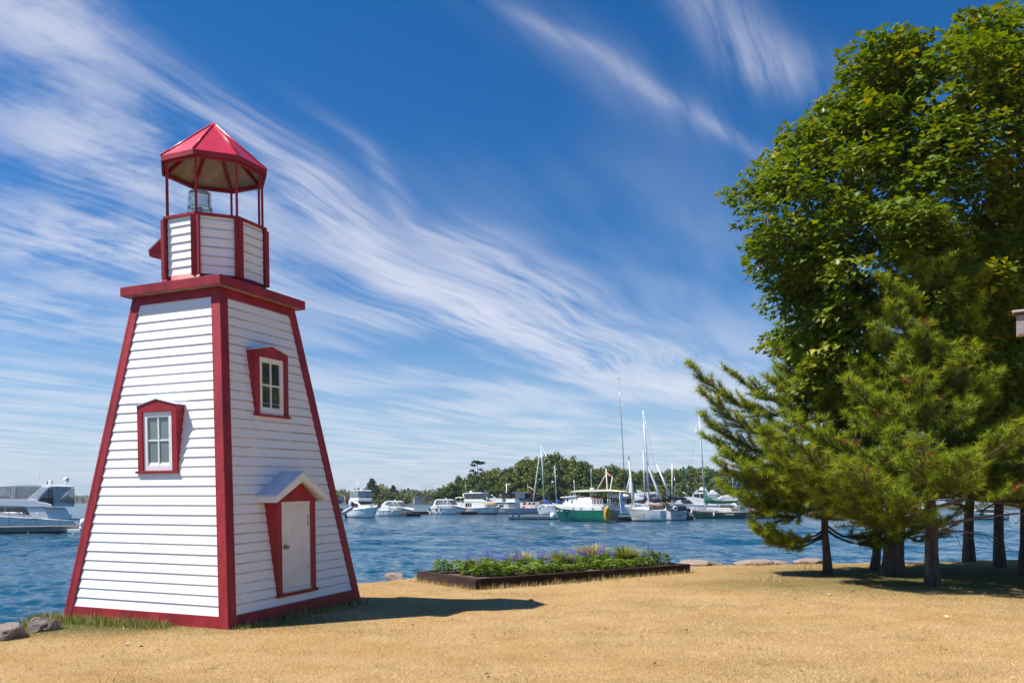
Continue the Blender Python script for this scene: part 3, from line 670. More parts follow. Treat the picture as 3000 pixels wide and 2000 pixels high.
def rock_mesh(seed, sub=4):
    import bmesh
    rr = random.Random(seed); bm = bmesh.new(); bmesh.ops.create_icosphere(bm, subdivisions=sub, radius=1.0)
    planes = [(Vector((rr.gauss(0, 1), rr.gauss(0, 1), rr.gauss(0, .8))).normalized(), rr.uniform(.55, .88)) for _ in range(13)]
    from mathutils import noise as mn
    for v in bm.verts:
        p = v.co.copy()
        for n, d in planes:
            k = p.dot(n)
            if k > d: p -= n * (k - d) * .92
        p += v.co * (mn.noise(v.co * 2.2 + Vector((seed, 0, 0))) * .08 + mn.noise(v.co * 6 + Vector((seed, 3, 0))) * .03)
        v.co = p
    me = bpy.data.meshes.new('boulder'); bm.to_mesh(me); bm.free(); me.materials.append(GRANITE)
    for p in me.polygons: p.use_smooth = False
    return me
def rock(name, loc, size, rot, seed, label, group=None, sub=4):
    o = bpy.data.objects.new(name, rock_mesh(seed, sub)); o.location = loc; o.scale = size; o.rotation_euler = (0, 0, rot); link(o); return tag(o, label, 'boulder', group)
rock('boulder', on(28, 1868, -.02) + Vector((-.02, .05, .03)), (.27, .23, .19), .3, 5, 'low reddish granite boulder cut off by the picture edge')
rock('boulder', on(116, 1850, -.02) + Vector((0, .12, .035)), (.205, .18, .18), 1.1, 8, 'pale faceted granite boulder between lighthouse corner and water')
for k, (px, py, sx, sz, lb) in enumerate(((2062, 1652, .62, .17, 'long flat granite boulder at the shore just past the flower bed'), (2212, 1652, .68, .16, 'low pinkish granite boulder midway between flower bed and young pine'),
        (2382, 1646, .55, .17, 'dark shore boulder just left of the young pine trunk'), (2290, 1650, .34, .10, 'small half buried boulder in the middle of the shoreline row'), (1152, 1692, .20, .12, 'small grey boulder at the water between lighthouse and flower bed'))):
    p = on(px, py, 0); rock('boulder', (p.x, p.y + .25, -.02), (sx, .4, sz), .2 * k, 20 + k, lb, 'boulders along the shoreline', 3)
rr = random.Random(3)
rock0 = rock_mesh(51, 3)
for i in range(46):
    s = i / 45.0 * (len(SHORE) - 6) + 3; a, b = SHORE[int(s)], SHORE[min(int(s) + 1, len(SHORE) - 1)]; q = a + (b - a) * (s - int(s)); d = (b - a) / np.hypot(*(b - a)); nrm = np.array([-d[1], d[0]])
    off = rr.uniform(.45, 1.3); p = q + nrm * off; o = bpy.data.objects.new('bank_stone', rock0); z = float(ground_z(np.array([p[0]]), np.array([p[1]]))[0])
    sc = rr.uniform(.22, .5); o.location = (p[0], p[1], z + .04); o.scale = (sc * rr.uniform(.8, 1.3), sc, sc * rr.uniform(.45, .7)); o.rotation_euler = (0, 0, rr.uniform(0, 6)); link(o)
    tag(o, 'rough granite stone set in the bank between lawn and water', 'stone', 'stones armouring the lake bank')

# ---- things lying on the lawn
leafm = pm('dead leaf brown', (.24, .09, .03), .8, .3, 20); leafm2 = pm('bleached dead leaf', (.55, .45, .33), .8, .2, 20); darkm = pm('dark bark chip', (.05, .035, .025), .9, .2, 20)
def lawn_leaf(px, py, size, m, k):
    p = on(px, py); p.z = float(ground_z(np.array([p.x]), np.array([p.y]))[0]) + .018; r2 = random.Random(k); mb = MB(); n = 10; vs = [(0, 0, .012)]
    for i in range(n):
        a = 2 * math.pi * i / n; q = size * (1.0 if i % 2 == 0 else .55) * r2.uniform(.8, 1.15); vs.append((q * math.cos(a), q * math.sin(a) * .8, r2.uniform(0, .6) * size))
    mb.add(vs, [(0, 1 + i, 1 + (i + 1) % n) for i in range(n)]); o = mb.build('fallen_leaf', m, None, fix=False); o.location = p; o.rotation_euler = (r2.uniform(-.3, .3), r2.uniform(-.3, .3), r2.uniform(0, 6)); return o
LEAF_LABELS = {0: ('curled brown leaf lying on the dry lawn', leafm), 1: ('bleached tan leaf lying flat on the dry lawn', leafm2), 2: ('small dark bark chip lying on the dry lawn', darkm)}
for k, (px, py, s, ty) in enumerate(((1386, 1867, .035, 2), (1208, 1834, .03, 2), (1555, 1762, .05, 0), (1425, 1726, .07, 0), (2428, 1743, .05, 1), (2498, 1738, .06, 0), (2772, 1811, .05, 1), (2077, 1827, .025, 2), (2012, 1850, .03, 2), (2578, 1795, .03, 1),
        (1760, 1702, .06, 0), (1808, 1703, .05, 0), (1960, 1690, .05, 0), (2038, 1688, .04, 0), (1870, 1701, .05, 0), (369, 1890, .05, 1), (414, 1900, .03, 2), (464, 1909, .025, 2), (2350, 1975, .03, 2), (2965, 1990, .03, 1), (1426, 1978, .03, 2), (1918, 1950, .025, 2), (2468, 1711, .06, 0), (2800, 1680, .06, 0), (1697, 1712, .05, 0), (2330, 1760, .05, 0), (1880, 1870, .03, 0), (2560, 1840, .035, 0))):
    o = lawn_leaf(px, py, s, LEAF_LABELS[ty][1], k); tag(o, LEAF_LABELS[ty][0], ('leaf', 'leaf', 'bark chip')[ty], ('brown leaves scattered on the lawn', 'bleached leaves scattered on the lawn', 'dark chips scattered on the lawn')[ty])
    if ty == 2: o.name = 'bark_chip'

# ------------------------------------------------------------------ foliage tools
def fold_leaves(tv, tt, pos, axis, nrm, size, col):
    """place the leaf template (x across, y along axis, z along normal) N times; returns verts, tris, colours"""
    axis = axis / (np.linalg.norm(axis, axis=1, keepdims=True) + 1e-9); side = np.cross(axis, nrm); side /= (np.linalg.norm(side, axis=1, keepdims=True) + 1e-9); nn = np.cross(side, axis)
    N, k = len(pos), len(tv)
    v = pos[:, None, :] + size[:, None, None] * (tv[None, :, 0:1] * side[:, None] + tv[None, :, 1:2] * axis[:, None] + tv[None, :, 2:3] * nn[:, None])
    t = (np.arange(N) * k)[:, None, None] + tt[None]
    return v.reshape(-1, 3), t.reshape(-1, tt.shape[1]), np.repeat(col, k, 0)
MAPLE_V = np.array([(0, -.1, 0), (-.52, .12, .10), (-.30, .42, .04), (0, 1.0, -.06), (.30, .42, .04), (.52, .12, .10)]); MAPLE_T = np.array([(0, 2, 1), (0, 3, 2), (0, 4, 3), (0, 5, 4)])
OVAL_V = np.array([(0, 0, 0), (-.28, .45, .06), (0, 1, -.04), (.28, .45, .06)]); OVAL_T = np.array([(0, 2, 1), (0, 3, 2)])
CLUMP_V = np.array([(-.5, -.3, 0), (.42, -.5, .1), (.5, .42, -.08), (-.4, .5, .12)]); CLUMP_T = np.array([(0, 1, 2), (0, 2, 3)])
def unit(n): v = RNG.normal(0, 1, (n, 3)); return v / np.linalg.norm(v, axis=1, keepdims=True)
BARK = pm('grey-brown bark', (.055, .042, .034), .95, .3, 9, .9, 26, col2=(.12, .10, .085), stretch=(1, 1, .35))
PBARK = pm('dark pine bark', (.05, .036, .030), .95, .3, 12, .9, 30, col2=(.12, .09, .08), stretch=(1, 1, .4))
LEAF = tint_mat('maple leaf', .42, .34, .5); NEEDLE = tint_mat('pine needle', .5, .35, .35); FARLEAF = tint_mat('distant foliage', .65, .15, .2)

def limb(mb, a, b, r0, r1, sag=0.0, n=6, k=7, wob=.05, rr=random):
    a, b = Vector(a), Vector(b); L = (b - a).length; pts = []; rs = []
    for i in range(n + 1):
        t = i / n; p = a.lerp(b, t); w = wob * L * math.sin(math.pi * t)
        p += Vector((rr.uniform(-w, w), rr.uniform(-w, w), rr.uniform(-w, w) * .5 + sag * L * math.sin(math.pi * t))); pts.append(p); rs.append(r0 + (r1 - r0) * t)
    mb.tube(pts, rs, k); return pts
def trunk(mb, base, top, r0, r1, flare=.45, n=9, k=12, wob=.03, rr=random, bury=.15):
    a, b = Vector(base), Vector(top); pts = [a + Vector((0, 0, -bury))]; rs = [r0 * (1 + flare * 1.2)]
    for i in range(n + 1):
        t = i / n; p = a.lerp(b, t) + Vector((rr.uniform(-wob, wob), rr.uniform(-wob, wob), 0)) * (1 if 0 < i < n else 0); pts.append(p)
        z = t * (b - a).length; rs.append((r0 + (r1 - r0) * t) * (1 + flare * math.exp(-z / .22)))
    mb.tube(pts, rs, k); return pts

def maple(base, label, zt, rt, cx, cyo, n_cl, per, seed, tip_yellow=.02, top_c=None, r0=.27):
    global RNG
    RNG = np.random.default_rng(seed); rr = random.Random(seed)
    root = empty('maple_tree', base, 0, label, 'tree', 'maples on the lawn')
    bx, by = base[0], base[1]
    z = np.array(zt); r = np.array(rt)
    # cluster centres: most near the envelope, some inside
    C = []
    while len(C) < n_cl:
        zz = rr.uniform(z[0], z[-1]); R = np.interp(zz, z, r)
        if rr.random() > (R / r.max()) ** 1.2: continue
        th = rr.uniform(0, 2 * math.pi)
        if math.sin(th) > .2 and rr.random() < .55: continue          # fewer on the side turned to the lake
        lob = .96 + .12 * math.sin(3 * th + zz * 1.3) + .08 * math.sin(7 * th - zz * 2.1 + seed)
        q = R * lob * (1 - .45 * rr.random() ** 2.2)
        C.append((cx(zz) - bx + q * math.cos(th), cyo - by + q * .92 * math.sin(th), zz))
    C = np.array(C); n = len(C); cr = RNG.uniform(.26, .70, n)
    idx = np.repeat(np.arange(n), (per * (cr / .5) ** 2).astype(int)); N = len(idx)
    d = unit(N); d[:, 2] = np.abs(d[:, 2]) * np.where(RNG.random(N) < .78, 1, -.6)
    rad = RNG.uniform(.55, 1.0, N) ** .6
    out = C.copy(); out[:, 2] -= 7.5; out[:, 2] *= .5; out /= np.linalg.norm(out, axis=1, keepdims=True) + 1e-6
    pos = C[idx] + d * (cr[idx] * rad)[:, None] * np.array([1, 1, .62]) + out[idx] * (RNG.random(N) * .22)[:, None]
    nrm = d * .5 + np.array([0, 0, .75]) + unit(N) * .38 + out[idx] * .25; nrm /= np.linalg.norm(nrm, axis=1, keepdims=True)
    ax = d * np.array([1, 1, .2]) + unit(N) * .6 + np.array([0, 0, -.35]) + out[idx] * .3
    base_c = np.array([(.120, .185, .012), (.165, .225, .016), (.085, .145, .014), (.215, .245, .022)])[RNG.integers(0, 4, N)]
    warm = RNG.random(n)[idx]; c = base_c * (1 + .25 * (warm[:, None] - .5)) * RNG.uniform(.8, 1.2, N)[:, None]
    c = np.where((warm > .86)[:, None], c * np.array([1.5, 1.25, .9]), c); yl = RNG.random(N) < tip_yellow; c[yl] = np.array([.34, .25, .02])
    v, t, cc = fold_leaves(MAPLE_V, MAPLE_T, pos, ax, nrm, RNG.uniform(.075, .165, N), c)
    np_mesh('crown', v, t, LEAF, cc, False, root)
    # trunk and limbs
    mb = MB(); th = 3.4; trunk(mb, (0, 0, 0), (cx(5) * .2 - bx * .2, 0, th), r0, r0 * .78, .32, rr=rr); mb.build('trunk', BARK, root)
    mb = MB(); ends = C[np.argsort(RNG.random(n))[:46]]
    tops = []
    for i in range(6):
        a = 2 * math.pi * i / 6 + .3; zt_ = rr.uniform(5.5, 8.5); e = Vector((cx(zt_) - bx + 1.5 * math.cos(a), cyo - by + 1.4 * math.sin(a), zt_)); p = limb(mb, (cx(5) * .2 - bx * .2, 0, th - .1 - .05 * i), e, r0 * .42, r0 * .2, .04, rr=rr); tops.append(p)
    e = Vector((cx(11) - bx, cyo - by, min(11, z[-1] - 1.5))); tops.append(limb(mb, (cx(5) * .2 - bx * .2, 0, th - .05), e, r0 * .6, .05, 0, 8, rr=rr))
    for c_ in ends:
        p = min((q for tp in tops for q in tp[2:]), key=lambda q: (q - Vector(c_)).length + max(0, q.z - c_[2]) * 2); limb(mb, p, Vector(c_), .05, .012, .05, 4, 5, rr=rr)
    mb.build('branches', BARK, root)
    return root

maple((8.52, 18.0, 0), 'broad round-crowned maple with thick dark trunk behind the pines',
      [3.5, 4.2, 5.2, 6.0, 6.8, 8.1, 9.0, 9.9, 10.7, 11.4, 11.9], [1.7, 2.6, 2.95, 3.25, 3.55, 3.55, 3.4, 3.05, 2.55, 1.8, .9],
      lambda z: 9.15 + .95 * min(1, max(0, (z - 8.5) / 4)), 18.2, 720, 125, 5, .012, r0=.215)
maple((14.6, 20.5, 0), 'second maple crown showing at the right edge above the pines',
      [3.0, 3.8, 5.0, 6.6, 8.0, 9.3, 10.4, 11.1], [1.6, 2.5, 3.0, 3.1, 2.8, 2.0, 1.1, .4], lambda z: 14.6, 20.5, 330, 100, 6, .03, r0=.22)

# ------------------------------------------------------------------ pines
def pine(base, H, label, seed, r0, zb, Lmax, tri=1.0, lean=(0, 0), extra=(), dead=(), nb=6, step=.35, warm=.5, dens=1.0, top_len=.35, group='young white pines on the lawn'):
    """base; H height; zb first live whorl; Lmax branch length near the bottom; extra: (z, azimuth deg, length, rise) added branches"""
    global RNG
    RNG = np.random.default_rng(seed); rr = random.Random(seed)
    root = empty('pine_tree', base, 0, label, 'tree', group)
    top = Vector((lean[0], lean[1], H)); tm = MB()
    tp = trunk(tm, (0, 0, 0), top, r0, .018, .30, 12, 12, .02, rr); tm.build('trunk', PBARK, root)
    def tr_at(z): t = max(0, min(1, z / H)); return Vector((lean[0] * t, lean[1] * t, z))
    bm_ = MB(); tufts = []   # (pos, dir, size)
    def branch(z, az, L, rise, foliage=True, r=None):
        a = tr_at(z); d0 = Vector((math.cos(az), math.sin(az), 0)); pts = []; n = 8; rad = r or (.010 + .011 * L)
        for i in range(n + 1):
            t = i / n; p = a + d0 * (L * t) + Vector((0, 0, L * (rise * t - .16 * math.sin(math.pi * t) * (1 if rise < .5 else .3) + .12 * t * t)))
            p += Vector((rr.uniform(-1, 1), rr.uniform(-1, 1), rr.uniform(-1, 1))) * .015 * L; pts.append(p)
        bm_.tube(pts, [rad * (1 - .8 * i / n) for i in range(n + 1)], 5)
        if not foliage: return pts
        ns = max(5, int(L * 11 * dens)); perp = Vector((-d0.y, d0.x, 0))
        for j in range(ns):
            t = .26 + .74 * (j + rr.random()) / ns; f = t * n; i = min(n - 1, int(f)); p = pts[i].lerp(pts[i + 1], f - i); tan = (pts[i + 1] - pts[i]).normalized()
            sgn = 1 if j % 2 else -1; ang = R_(rr.uniform(30, 62)); sl = (.13 + .46 * L * (1 - t) ** .8) * rr.uniform(.55, 1.1)
            dr = (tan * math.cos(ang) + perp * sgn * math.sin(ang) + Vector((0, 0, rr.uniform(-.05, .38)))).normalized()
            e = p + dr * sl; bm_.tube([p, p.lerp(e, .5) + Vector((0, 0, -.01)), e], [.006, .005, .003], 4, caps=False)
            m = max(1, int(sl / .135))
            for q in range(m + 1):
                u = 1 - q * .135 / max(sl, .135)
                if u < .12: break
                tufts.append((p.lerp(e, u), dr + Vector((rr.gauss(0, .25), rr.gauss(0, .25), rr.gauss(.12, .22))), 1.0 if q == 0 else .85))
        tufts.append((pts[-1], (pts[-1] - pts[-2]).normalized(), 1.15)); tufts.append((pts[-2], (pts[-1] - pts[-2]).normalized(), 1.0))
        return pts
    z = zb; w = 0
    while z < H - .25:
        u = (z - zb) / (H - zb); L = (Lmax * (1 - u) ** tri + top_len * u) * (.86 + .14 * math.sin(w * 1.9)); k = nb if u < .8 else 4
        for i in range(k):
            branch(z + rr.uniform(-.10, .10), 2 * math.pi * i / k + w * .77 + rr.uniform(-.3, .3), L * rr.uniform(.72, 1.08), .05 + .75 * u + rr.uniform(-.08, .10))
        z += step * (1 - .35 * u) * rr.uniform(.85, 1.15); w += 1
    for q in range(7): tufts.append((tr_at(H - q * .06), Vector((rr.gauss(0, .2), rr.gauss(0, .2), 1)), 1.1))
    for zz, az, L, rise in extra: branch(zz, R_(az), L, rise)
    bm_.build('branches', PBARK, root)
    dm = MB()
    for zz, az, L, rise in dead:
        a = tr_at(zz); d0 = Vector((math.cos(R_(az)), math.sin(R_(az)), 0)); pts = [a + d0 * (L * t) + Vector((0, 0, L * rise * t + .06 * L * math.sin(3 * t))) for t in (0, .12, .3, .55, .8, 1)]
        dm.tube(pts, [.045, .034, .026, .02, .014, .006], 6)
        for s in range(5):
            t = rr.uniform(.3, .95); p = a + d0 * (L * t) + Vector((0, 0, L * rise * t)); e = p + (d0 * rr.uniform(.1, .5) + Vector((rr.uniform(-.3, .3), rr.uniform(-.3, .3), rr.uniform(-.35, .25)))) * .9; dm.tube([p, e], [.008, .003], 4)
    if dead: dm.build('dead_branches', pm('bare grey branch', (.17, .12, .10), .95, .3, 12, col2=(.26, .20, .17)), root)
    P = np.array([t[0] for t in tufts]); D = np.array([tuple(t[1]) for t in tufts]); S = np.array([t[2] for t in tufts]); n = len(P); per = 44
    D /= np.linalg.norm(D, axis=1, keepdims=True)
    idx = np.repeat(np.arange(n), per); N = len(idx)
    al = RNG.uniform(-.10, .03, N)[:, None] * S[idx][:, None]
    nd = D[idx] * RNG.uniform(.25, 1.1, N)[:, None] + unit(N) * .95 + np.array([0, 0, .05]); nd /= np.linalg.norm(nd, axis=1, keepdims=True)
    b = P[idx] + D[idx] * al; ln = RNG.uniform(.11, .19, N) * S[idx]; tip = b + nd * ln[:, None]
    side = np.cross(nd, unit(N)); side /= np.linalg.norm(side, axis=1, keepdims=True) + 1e-9; wdt = RNG.uniform(.007, .011, N)[:, None]
    v = np.stack([b - side * wdt * .5, b + side * wdt * .5, tip], 1).reshape(-1, 3)
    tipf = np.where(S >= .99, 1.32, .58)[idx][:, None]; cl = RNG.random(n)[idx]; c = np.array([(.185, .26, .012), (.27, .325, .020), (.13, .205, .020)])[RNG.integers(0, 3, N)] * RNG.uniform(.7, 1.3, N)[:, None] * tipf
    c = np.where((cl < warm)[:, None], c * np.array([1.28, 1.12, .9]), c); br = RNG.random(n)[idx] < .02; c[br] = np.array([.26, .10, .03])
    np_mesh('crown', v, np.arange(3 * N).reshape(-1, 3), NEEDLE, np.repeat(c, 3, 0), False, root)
    return root
pine((8.24, 15.75, 0), 7.35, 'tall white pine with a pale bare lower trunk, nearest the camera', 3, .128, 2.1, 2.0, .75, (-.22, 0),
     extra=[(1.55, 172, 2.2, -.04), (1.5, 200, 2.0, -.04), (1.6, 230, 2.2, -.03), (2.0, 170, 3.0, .05), (2.3, 195, 3.3, .10), (2.7, 182, 2.7, .10), (1.75, 205, 2.7, .0), (2.2, 240, 2.6, .05), (1.95, 216, 2.9, .02), (2.1, 256, 2.5, .03), (2.0, 300, 2.6, .02), (2.35, 178, 3.3, .03), (2.0, 345, 3.0, .03), (2.6, 285, 2.4, .08), (2.3, 330, 2.7, .06), (2.9, 8, 2.9, .1), (2.2, 350, 2.9, .04), (3.4, 200, 2.0, .15)],
     dead=[(1.13, 5, 3.2, .05), (1.5, 2, 3.0, .10), (1.45, 176, 2.4, -.03), (1.75, 8, 2.8, .12), (1.05, 350, 1.2, -.1)], dens=1.1)
pine((7.17, 18.25, 0), 5.35, 'young leaning white pine with the lowest boughs, over the water', 4, .092, 1.5, 1.9, .6, (-.35, 0),
     extra=[(3.75, 178, 2.9, .24), (3.3, 188, 2.8, .16), (2.7, 174, 2.6, .06), (2.2, 185, 2.5, .03), (4.0, 168, 2.0, .26), (3.0, 180, 2.7, .10), (2.4, 196, 2.5, .02), (1.8, 176, 2.3, .0), (.9, 176, 1.6, .0), (.85, 190, 1.75, .0), (1.6, 192, 2.1, -.02), (1.0, 186, 1.7, -.02), (.95, 200, 1.5, -.03), (2.0, 205, 2.2, .06), (1.1, 12, 1.9, -.05), (1.0, 345, 2.0, -.08), (2.7, 215, 2.1, .12)], dens=1.25)
pine((11.35, 17.8, 0), 8.6, 'white pine cut by the picture edge, trunk deep in shade', 7, .125, 2.0, 2.3, .7, (.1, 0), dead=[(1.5, 175, 2.2, .05)], dens=.65,
     extra=[(2.2, 185, 3.0, .05), (2.4, 215, 3.0, .08), (2.1, 235, 2.8, .03)])
pine((12.25, 20.2, 0), 8.2, 'knobbly dark trunked pine second from the picture edge', 8, .125, 2.0, 2.5, .6, (-.1, 0), dens=.5, extra=[(1.7, 200, 1.6, -.1)])
pine((12.5, 22.0, 0), 7.8, 'dark pine standing at the shore edge behind the others', 9, .14, 2.0, 2.4, .6, (.1, 0), dens=.5)
pine((8.75, 19.4, 0), 4.6, 'thin leaning pine half hidden behind the maple trunk', 10, .10, 1.6, 1.6, .6, (.4, 0), dens=.7, nb=4, extra=[(1.35, 350, 1.8, -.12), (1.1, 5, 2.0, -.12)])

# ------------------------------------------------------------------ the raised flower bed
def build_bed():
    root = empty('flower_bed', (PF[0], PF[1], 0), math.atan2(.6, .8), 'long raised flower bed edged with dark brown timbers', 'flower bed')
    tim = pm('creosoted timber', (.018, .009, .007), .9, .3, 4, .5, 40, col2=(.05, .026, .020), stretch=(.25, 3, 3), spec=.2)
    tim2 = pm('sun-greyed timber', (.030, .018, .015), .9, .3, 4, .5, 40, col2=(.07, .046, .038), stretch=(3, .25, 3), spec=.2)
    W, L = 2.19, 6.0; h = .20
    for i, (a, b) in enumerate(((.15, 2.62), (2.628, L - .15))):
        MB().box(a, b, 0, .14, .062 - .002 * i, h - .003 * i).build('timber', tim, root, bevel=.008); MB().box(a - .1, b + .05, .004, .136, -.10, .058 - .002 * i).build('timber', tim, root, bevel=.008)
        MB().box(a, b, W - .14, W, .062 - .002 * i, h - .003 * i).build('timber', tim, root, bevel=.008)
    MB().box(-.002, .146, 0, W, .064, h + .004).build('timber', tim2, root, bevel=.008); MB().box(.002, .142, .0, W, -.10, .060).build('timber', tim2, root, bevel=.008)
    MB().box(L - .146, L, 0, W, -.1, h + .003).build('timber', tim2, root, bevel=.008)
    soil = pm('dry mulch soil', (.10, .065, .045), .95, .35, 14, 1.0, 60, col2=(.22, .15, .11))
    X, Y = np.meshgrid(np.linspace(.1, L - .1, 60), np.linspace(.1, W - .1, 24)); Z = .15 + .05 * fbm(X * 4, Y * 4, 8); n, m = X.shape; i = np.arange(n * m).reshape(n, m)
    np_mesh('soil', np.stack([X, Y, Z], -1).reshape(-1, 3), np.stack([i[:-1, :-1], i[:-1, 1:], i[1:, 1:], i[1:, :-1]], -1).reshape(-1, 4), soil, None, True, root)
build_bed()
PLANTLEAF = tint_mat('garden leaf', .5, .25, .4); PETAL = tint_mat('flower petal', .6, .2, .3)
def salvia_mesh(seed):
    global RNG
    RNG = np.random.default_rng(seed); rr = random.Random(seed); root = {}
    N = 360; hgt = rr.uniform(.24, .34); u = RNG.random(N); th = RNG.uniform(0, 2 * np.pi, N); rad = (.14 * np.sin(np.pi * np.clip(u * .8 + .15, 0, 1)) + .02) * RNG.uniform(.5, 1.1, N)
    pos = np.stack([rad * np.cos(th), rad * np.sin(th), u * hgt + .01], -1); ax = np.stack([np.cos(th), np.sin(th), RNG.uniform(-.2, .9, N)], -1); nrm = np.stack([-.3 * np.cos(th), -.3 * np.sin(th), np.ones(N)], -1) + unit(N) * .3
    c = np.array([(.21, .31, .045), (.29, .39, .06), (.15, .23, .035)])[RNG.integers(0, 3, N)] * RNG.uniform(.8, 1.25, N)[:, None]
    v, t, cc = fold_leaves(OVAL_V, OVAL_T, pos, ax, nrm, RNG.uniform(.05, .085, N), c)
    return (v, t, cc), hgt
def spike_mesh(seed, n_sp, hgt):
    rr = random.Random(seed); vs, ts, cs = [], [], []
    for s in range(n_sp):
        a, q = rr.uniform(0, 6.28), rr.uniform(0, .11); b = np.array([q * math.cos(a), q * math.sin(a), hgt * .75]); h = rr.uniform(.14, .30); tilt = np.array([rr.gauss(0, .08), rr.gauss(0, .08), 1.0])
        N = 46; u = RNG.uniform(.22, 1, N); th = RNG.uniform(0, 6.28, N); rad = .016 * (1.15 - u) + .006
        pos = b + tilt * (u * h + .05)[:, None] + np.stack([rad * np.cos(th), rad * np.sin(th), 0 * u], -1); ax = np.stack([np.cos(th), np.sin(th), RNG.uniform(.2, .9, N)], -1)
        pal = rr.choice([(.17, .11, .55), (.26, .19, .66), (.09, .07, .34)]); c = np.array(pal) * RNG.uniform(.7, 1.3, N)[:, None]
        v, t, cc = fold_leaves(OVAL_V, OVAL_T, pos, ax, np.tile([0, 0, 1.0], (N, 1)) + unit(N) * .4, RNG.uniform(.014, .024, N), c); ts.append(t + sum(map(len, vs))); vs.append(v); cs.append(cc)
        st = np.array([b + [-.003, 0, -.1], b + [.003, 0, -.1], b + tilt * (h + .05)]); ts.append(np.array([[0, 1, 2]]) + sum(map(len, vs))); vs.append(st); cs.append(np.tile([.06, .10, .04], (3, 1)))
    return np.concatenate(vs), np.concatenate(ts), np.concatenate(cs)
def blade_clump(seed, n, h, pal):
    """arching strap leaves of three segments"""
    g = np.random.default_rng(seed); th = g.uniform(0, 6.28, n); ln = g.uniform(.6, 1.05, n) * h; out = g.uniform(.15, .75, n); d = np.stack([np.cos(th), np.sin(th), 0 * th], -1); sd = np.stack([-np.sin(th), np.cos(th), 0 * th], -1)
    b = d * g.uniform(0, .05, n)[:, None]; w = g.uniform(.006, .012, n)[:, None]; up = np.array([0, 0, 1.0]); vs = []
    for t in (0, .4, .75, 1.0):
        p = b + d * (out * ln * t ** 1.7)[:, None] + up * (ln * (t - .45 * out * t ** 2.4))[:, None]; ww = w * (1 - t ** 3 * .92); vs += [p - sd * ww, p + sd * ww]
    v = np.stack(vs, 1); o = (np.arange(n) * 8)[:, None]; q = np.concatenate([o + np.array([[2 * k, 2 * k + 1, 2 * k + 3, 2 * k + 2]]) for k in range(3)], 0); c = np.array(pal)[g.integers(0, len(pal), n)] * g.uniform(.75, 1.25, n)[:, None]
    return v.reshape(-1, 3), q, np.repeat(c, 8, 0)
def plant_bed():
    protos = []
    for k in range(4):
        (v, t, c), h = salvia_mesh(60 + k)
        a = np_mesh('foliage', v, t, PLANTLEAF, c); sp = spike_mesh(80 + k, (0, 3, 6, 9)[k] or 1, h); f = np_mesh('flower_spikes', *sp[:2], PETAL, sp[2]); protos.append((a.data, f.data)); bpy.data.objects.remove(a); bpy.data.objects.remove(f)
    rr = random.Random(12); gz = .17
    OL = [(.22, .27, .05), (.30, .31, .06), (.36, .32, .08), (.16, .21, .04)]; YE = [(.40, .37, .08), (.48, .42, .10), (.28, .30, .06), (.52, .38, .14)]
    def salvia(s, t, k, sc, label, group):
        x, y = pl(s, t); o = empty('salvia_plant', (x, y, gz), rr.uniform(0, 6), label, 'plant', group); o.scale = (sc * 1.15, sc * 1.15, sc * rr.uniform(.78, .98))
        a = bpy.data.objects.new('foliage', protos[k][0]); link(a, o)
        if k or rr.random() < .3: b = bpy.data.objects.new('flower_spikes', protos[k][1]); link(b, o)
    salvia(.33, 1.72, 1, 1.0, 'lone purple salvia in the back corner nearest the lighthouse', None)
    salvia(5.62, .55, 1, 1.12, 'last purple salvia at the far end of the bed, by the shore boulder', None)
    salvia(5.30, .62, 2, 1.12, 'second to last salvia at the far end of the bed', None)
    clumps = [(.85, 1.25, .42, OL, 260, 'olive strap-leaved clump nearest the lone salvia'), (2.25, 1.55, .52, YE, 260, 'yellowing strap-leaved clump among mauve spikes at the back'), (2.85, .95, .52, OL, 420, 'big dense green grass clump in the middle of the bed'),
              (4.25, 1.45, .66, YE, 460, 'tallest yellow grass clump towards the far end'), (4.72, .85, .62, OL, 420, 'spiky green grass clump beside the tallest yellow one'), (5.02, .85, .40, YE, 180, 'low straggly yellow clump before the last salvias'), (1.75, .62, .22, YE, 120, 'small reddish yellow clump near the front timber')]
    for s, t, h, pal, n, lb in clumps:
        x, y = pl(s, t); v, q, c = blade_clump(int(s * 100), n, h * 1.15, pal); o = np_mesh('grass_clump', v, q, PLANTLEAF, c); o.location = (x, y, gz); o.scale = (1.35, 1.35, .78); tag(o, lb, 'plant', 'strap-leaved clumps in the bed')
    ORD = 'first second third fourth fifth sixth seventh eighth ninth tenth eleventh twelfth thirteenth fourteenth fifteenth sixteenth seventeenth eighteenth'.split()
    for row, (t, s0, s1, step, ks) in enumerate(((.36, .95, 5.0, .27, (0, 0, 1, 1)), (.70, .55, 5.0, .29, (1, 1, 2, 2)), (1.10, .5, 4.8, .31, (2, 3, 1, 2)), (1.55, .6, 4.6, .34, (3, 2, 3, 1)))):
        s = s0; nth = 0
        while s < s1:
            if all(math.hypot(s - c[0], t - c[1]) > .24 for c in clumps) and rr.random() < .92:
                lb = ORD[min(nth, 17)] + ' salvia from the lighthouse end ' + ('along the front timber of the bed', 'in the second row of the bed', 'in the spiky third row of the bed', 'in the back row of the bed')[row]; nth += 1
                salvia(s + rr.uniform(-.06, .06), t + rr.uniform(-.07, .07), rr.choice(ks), rr.uniform(.72, 1.0) * (.85 if row == 0 else 1.0), lb, ('front row salvias', 'second row salvias', 'third row salvias', 'back row salvias')[row])
            s += step * rr.uniform(.85, 1.2)
plant_bed()

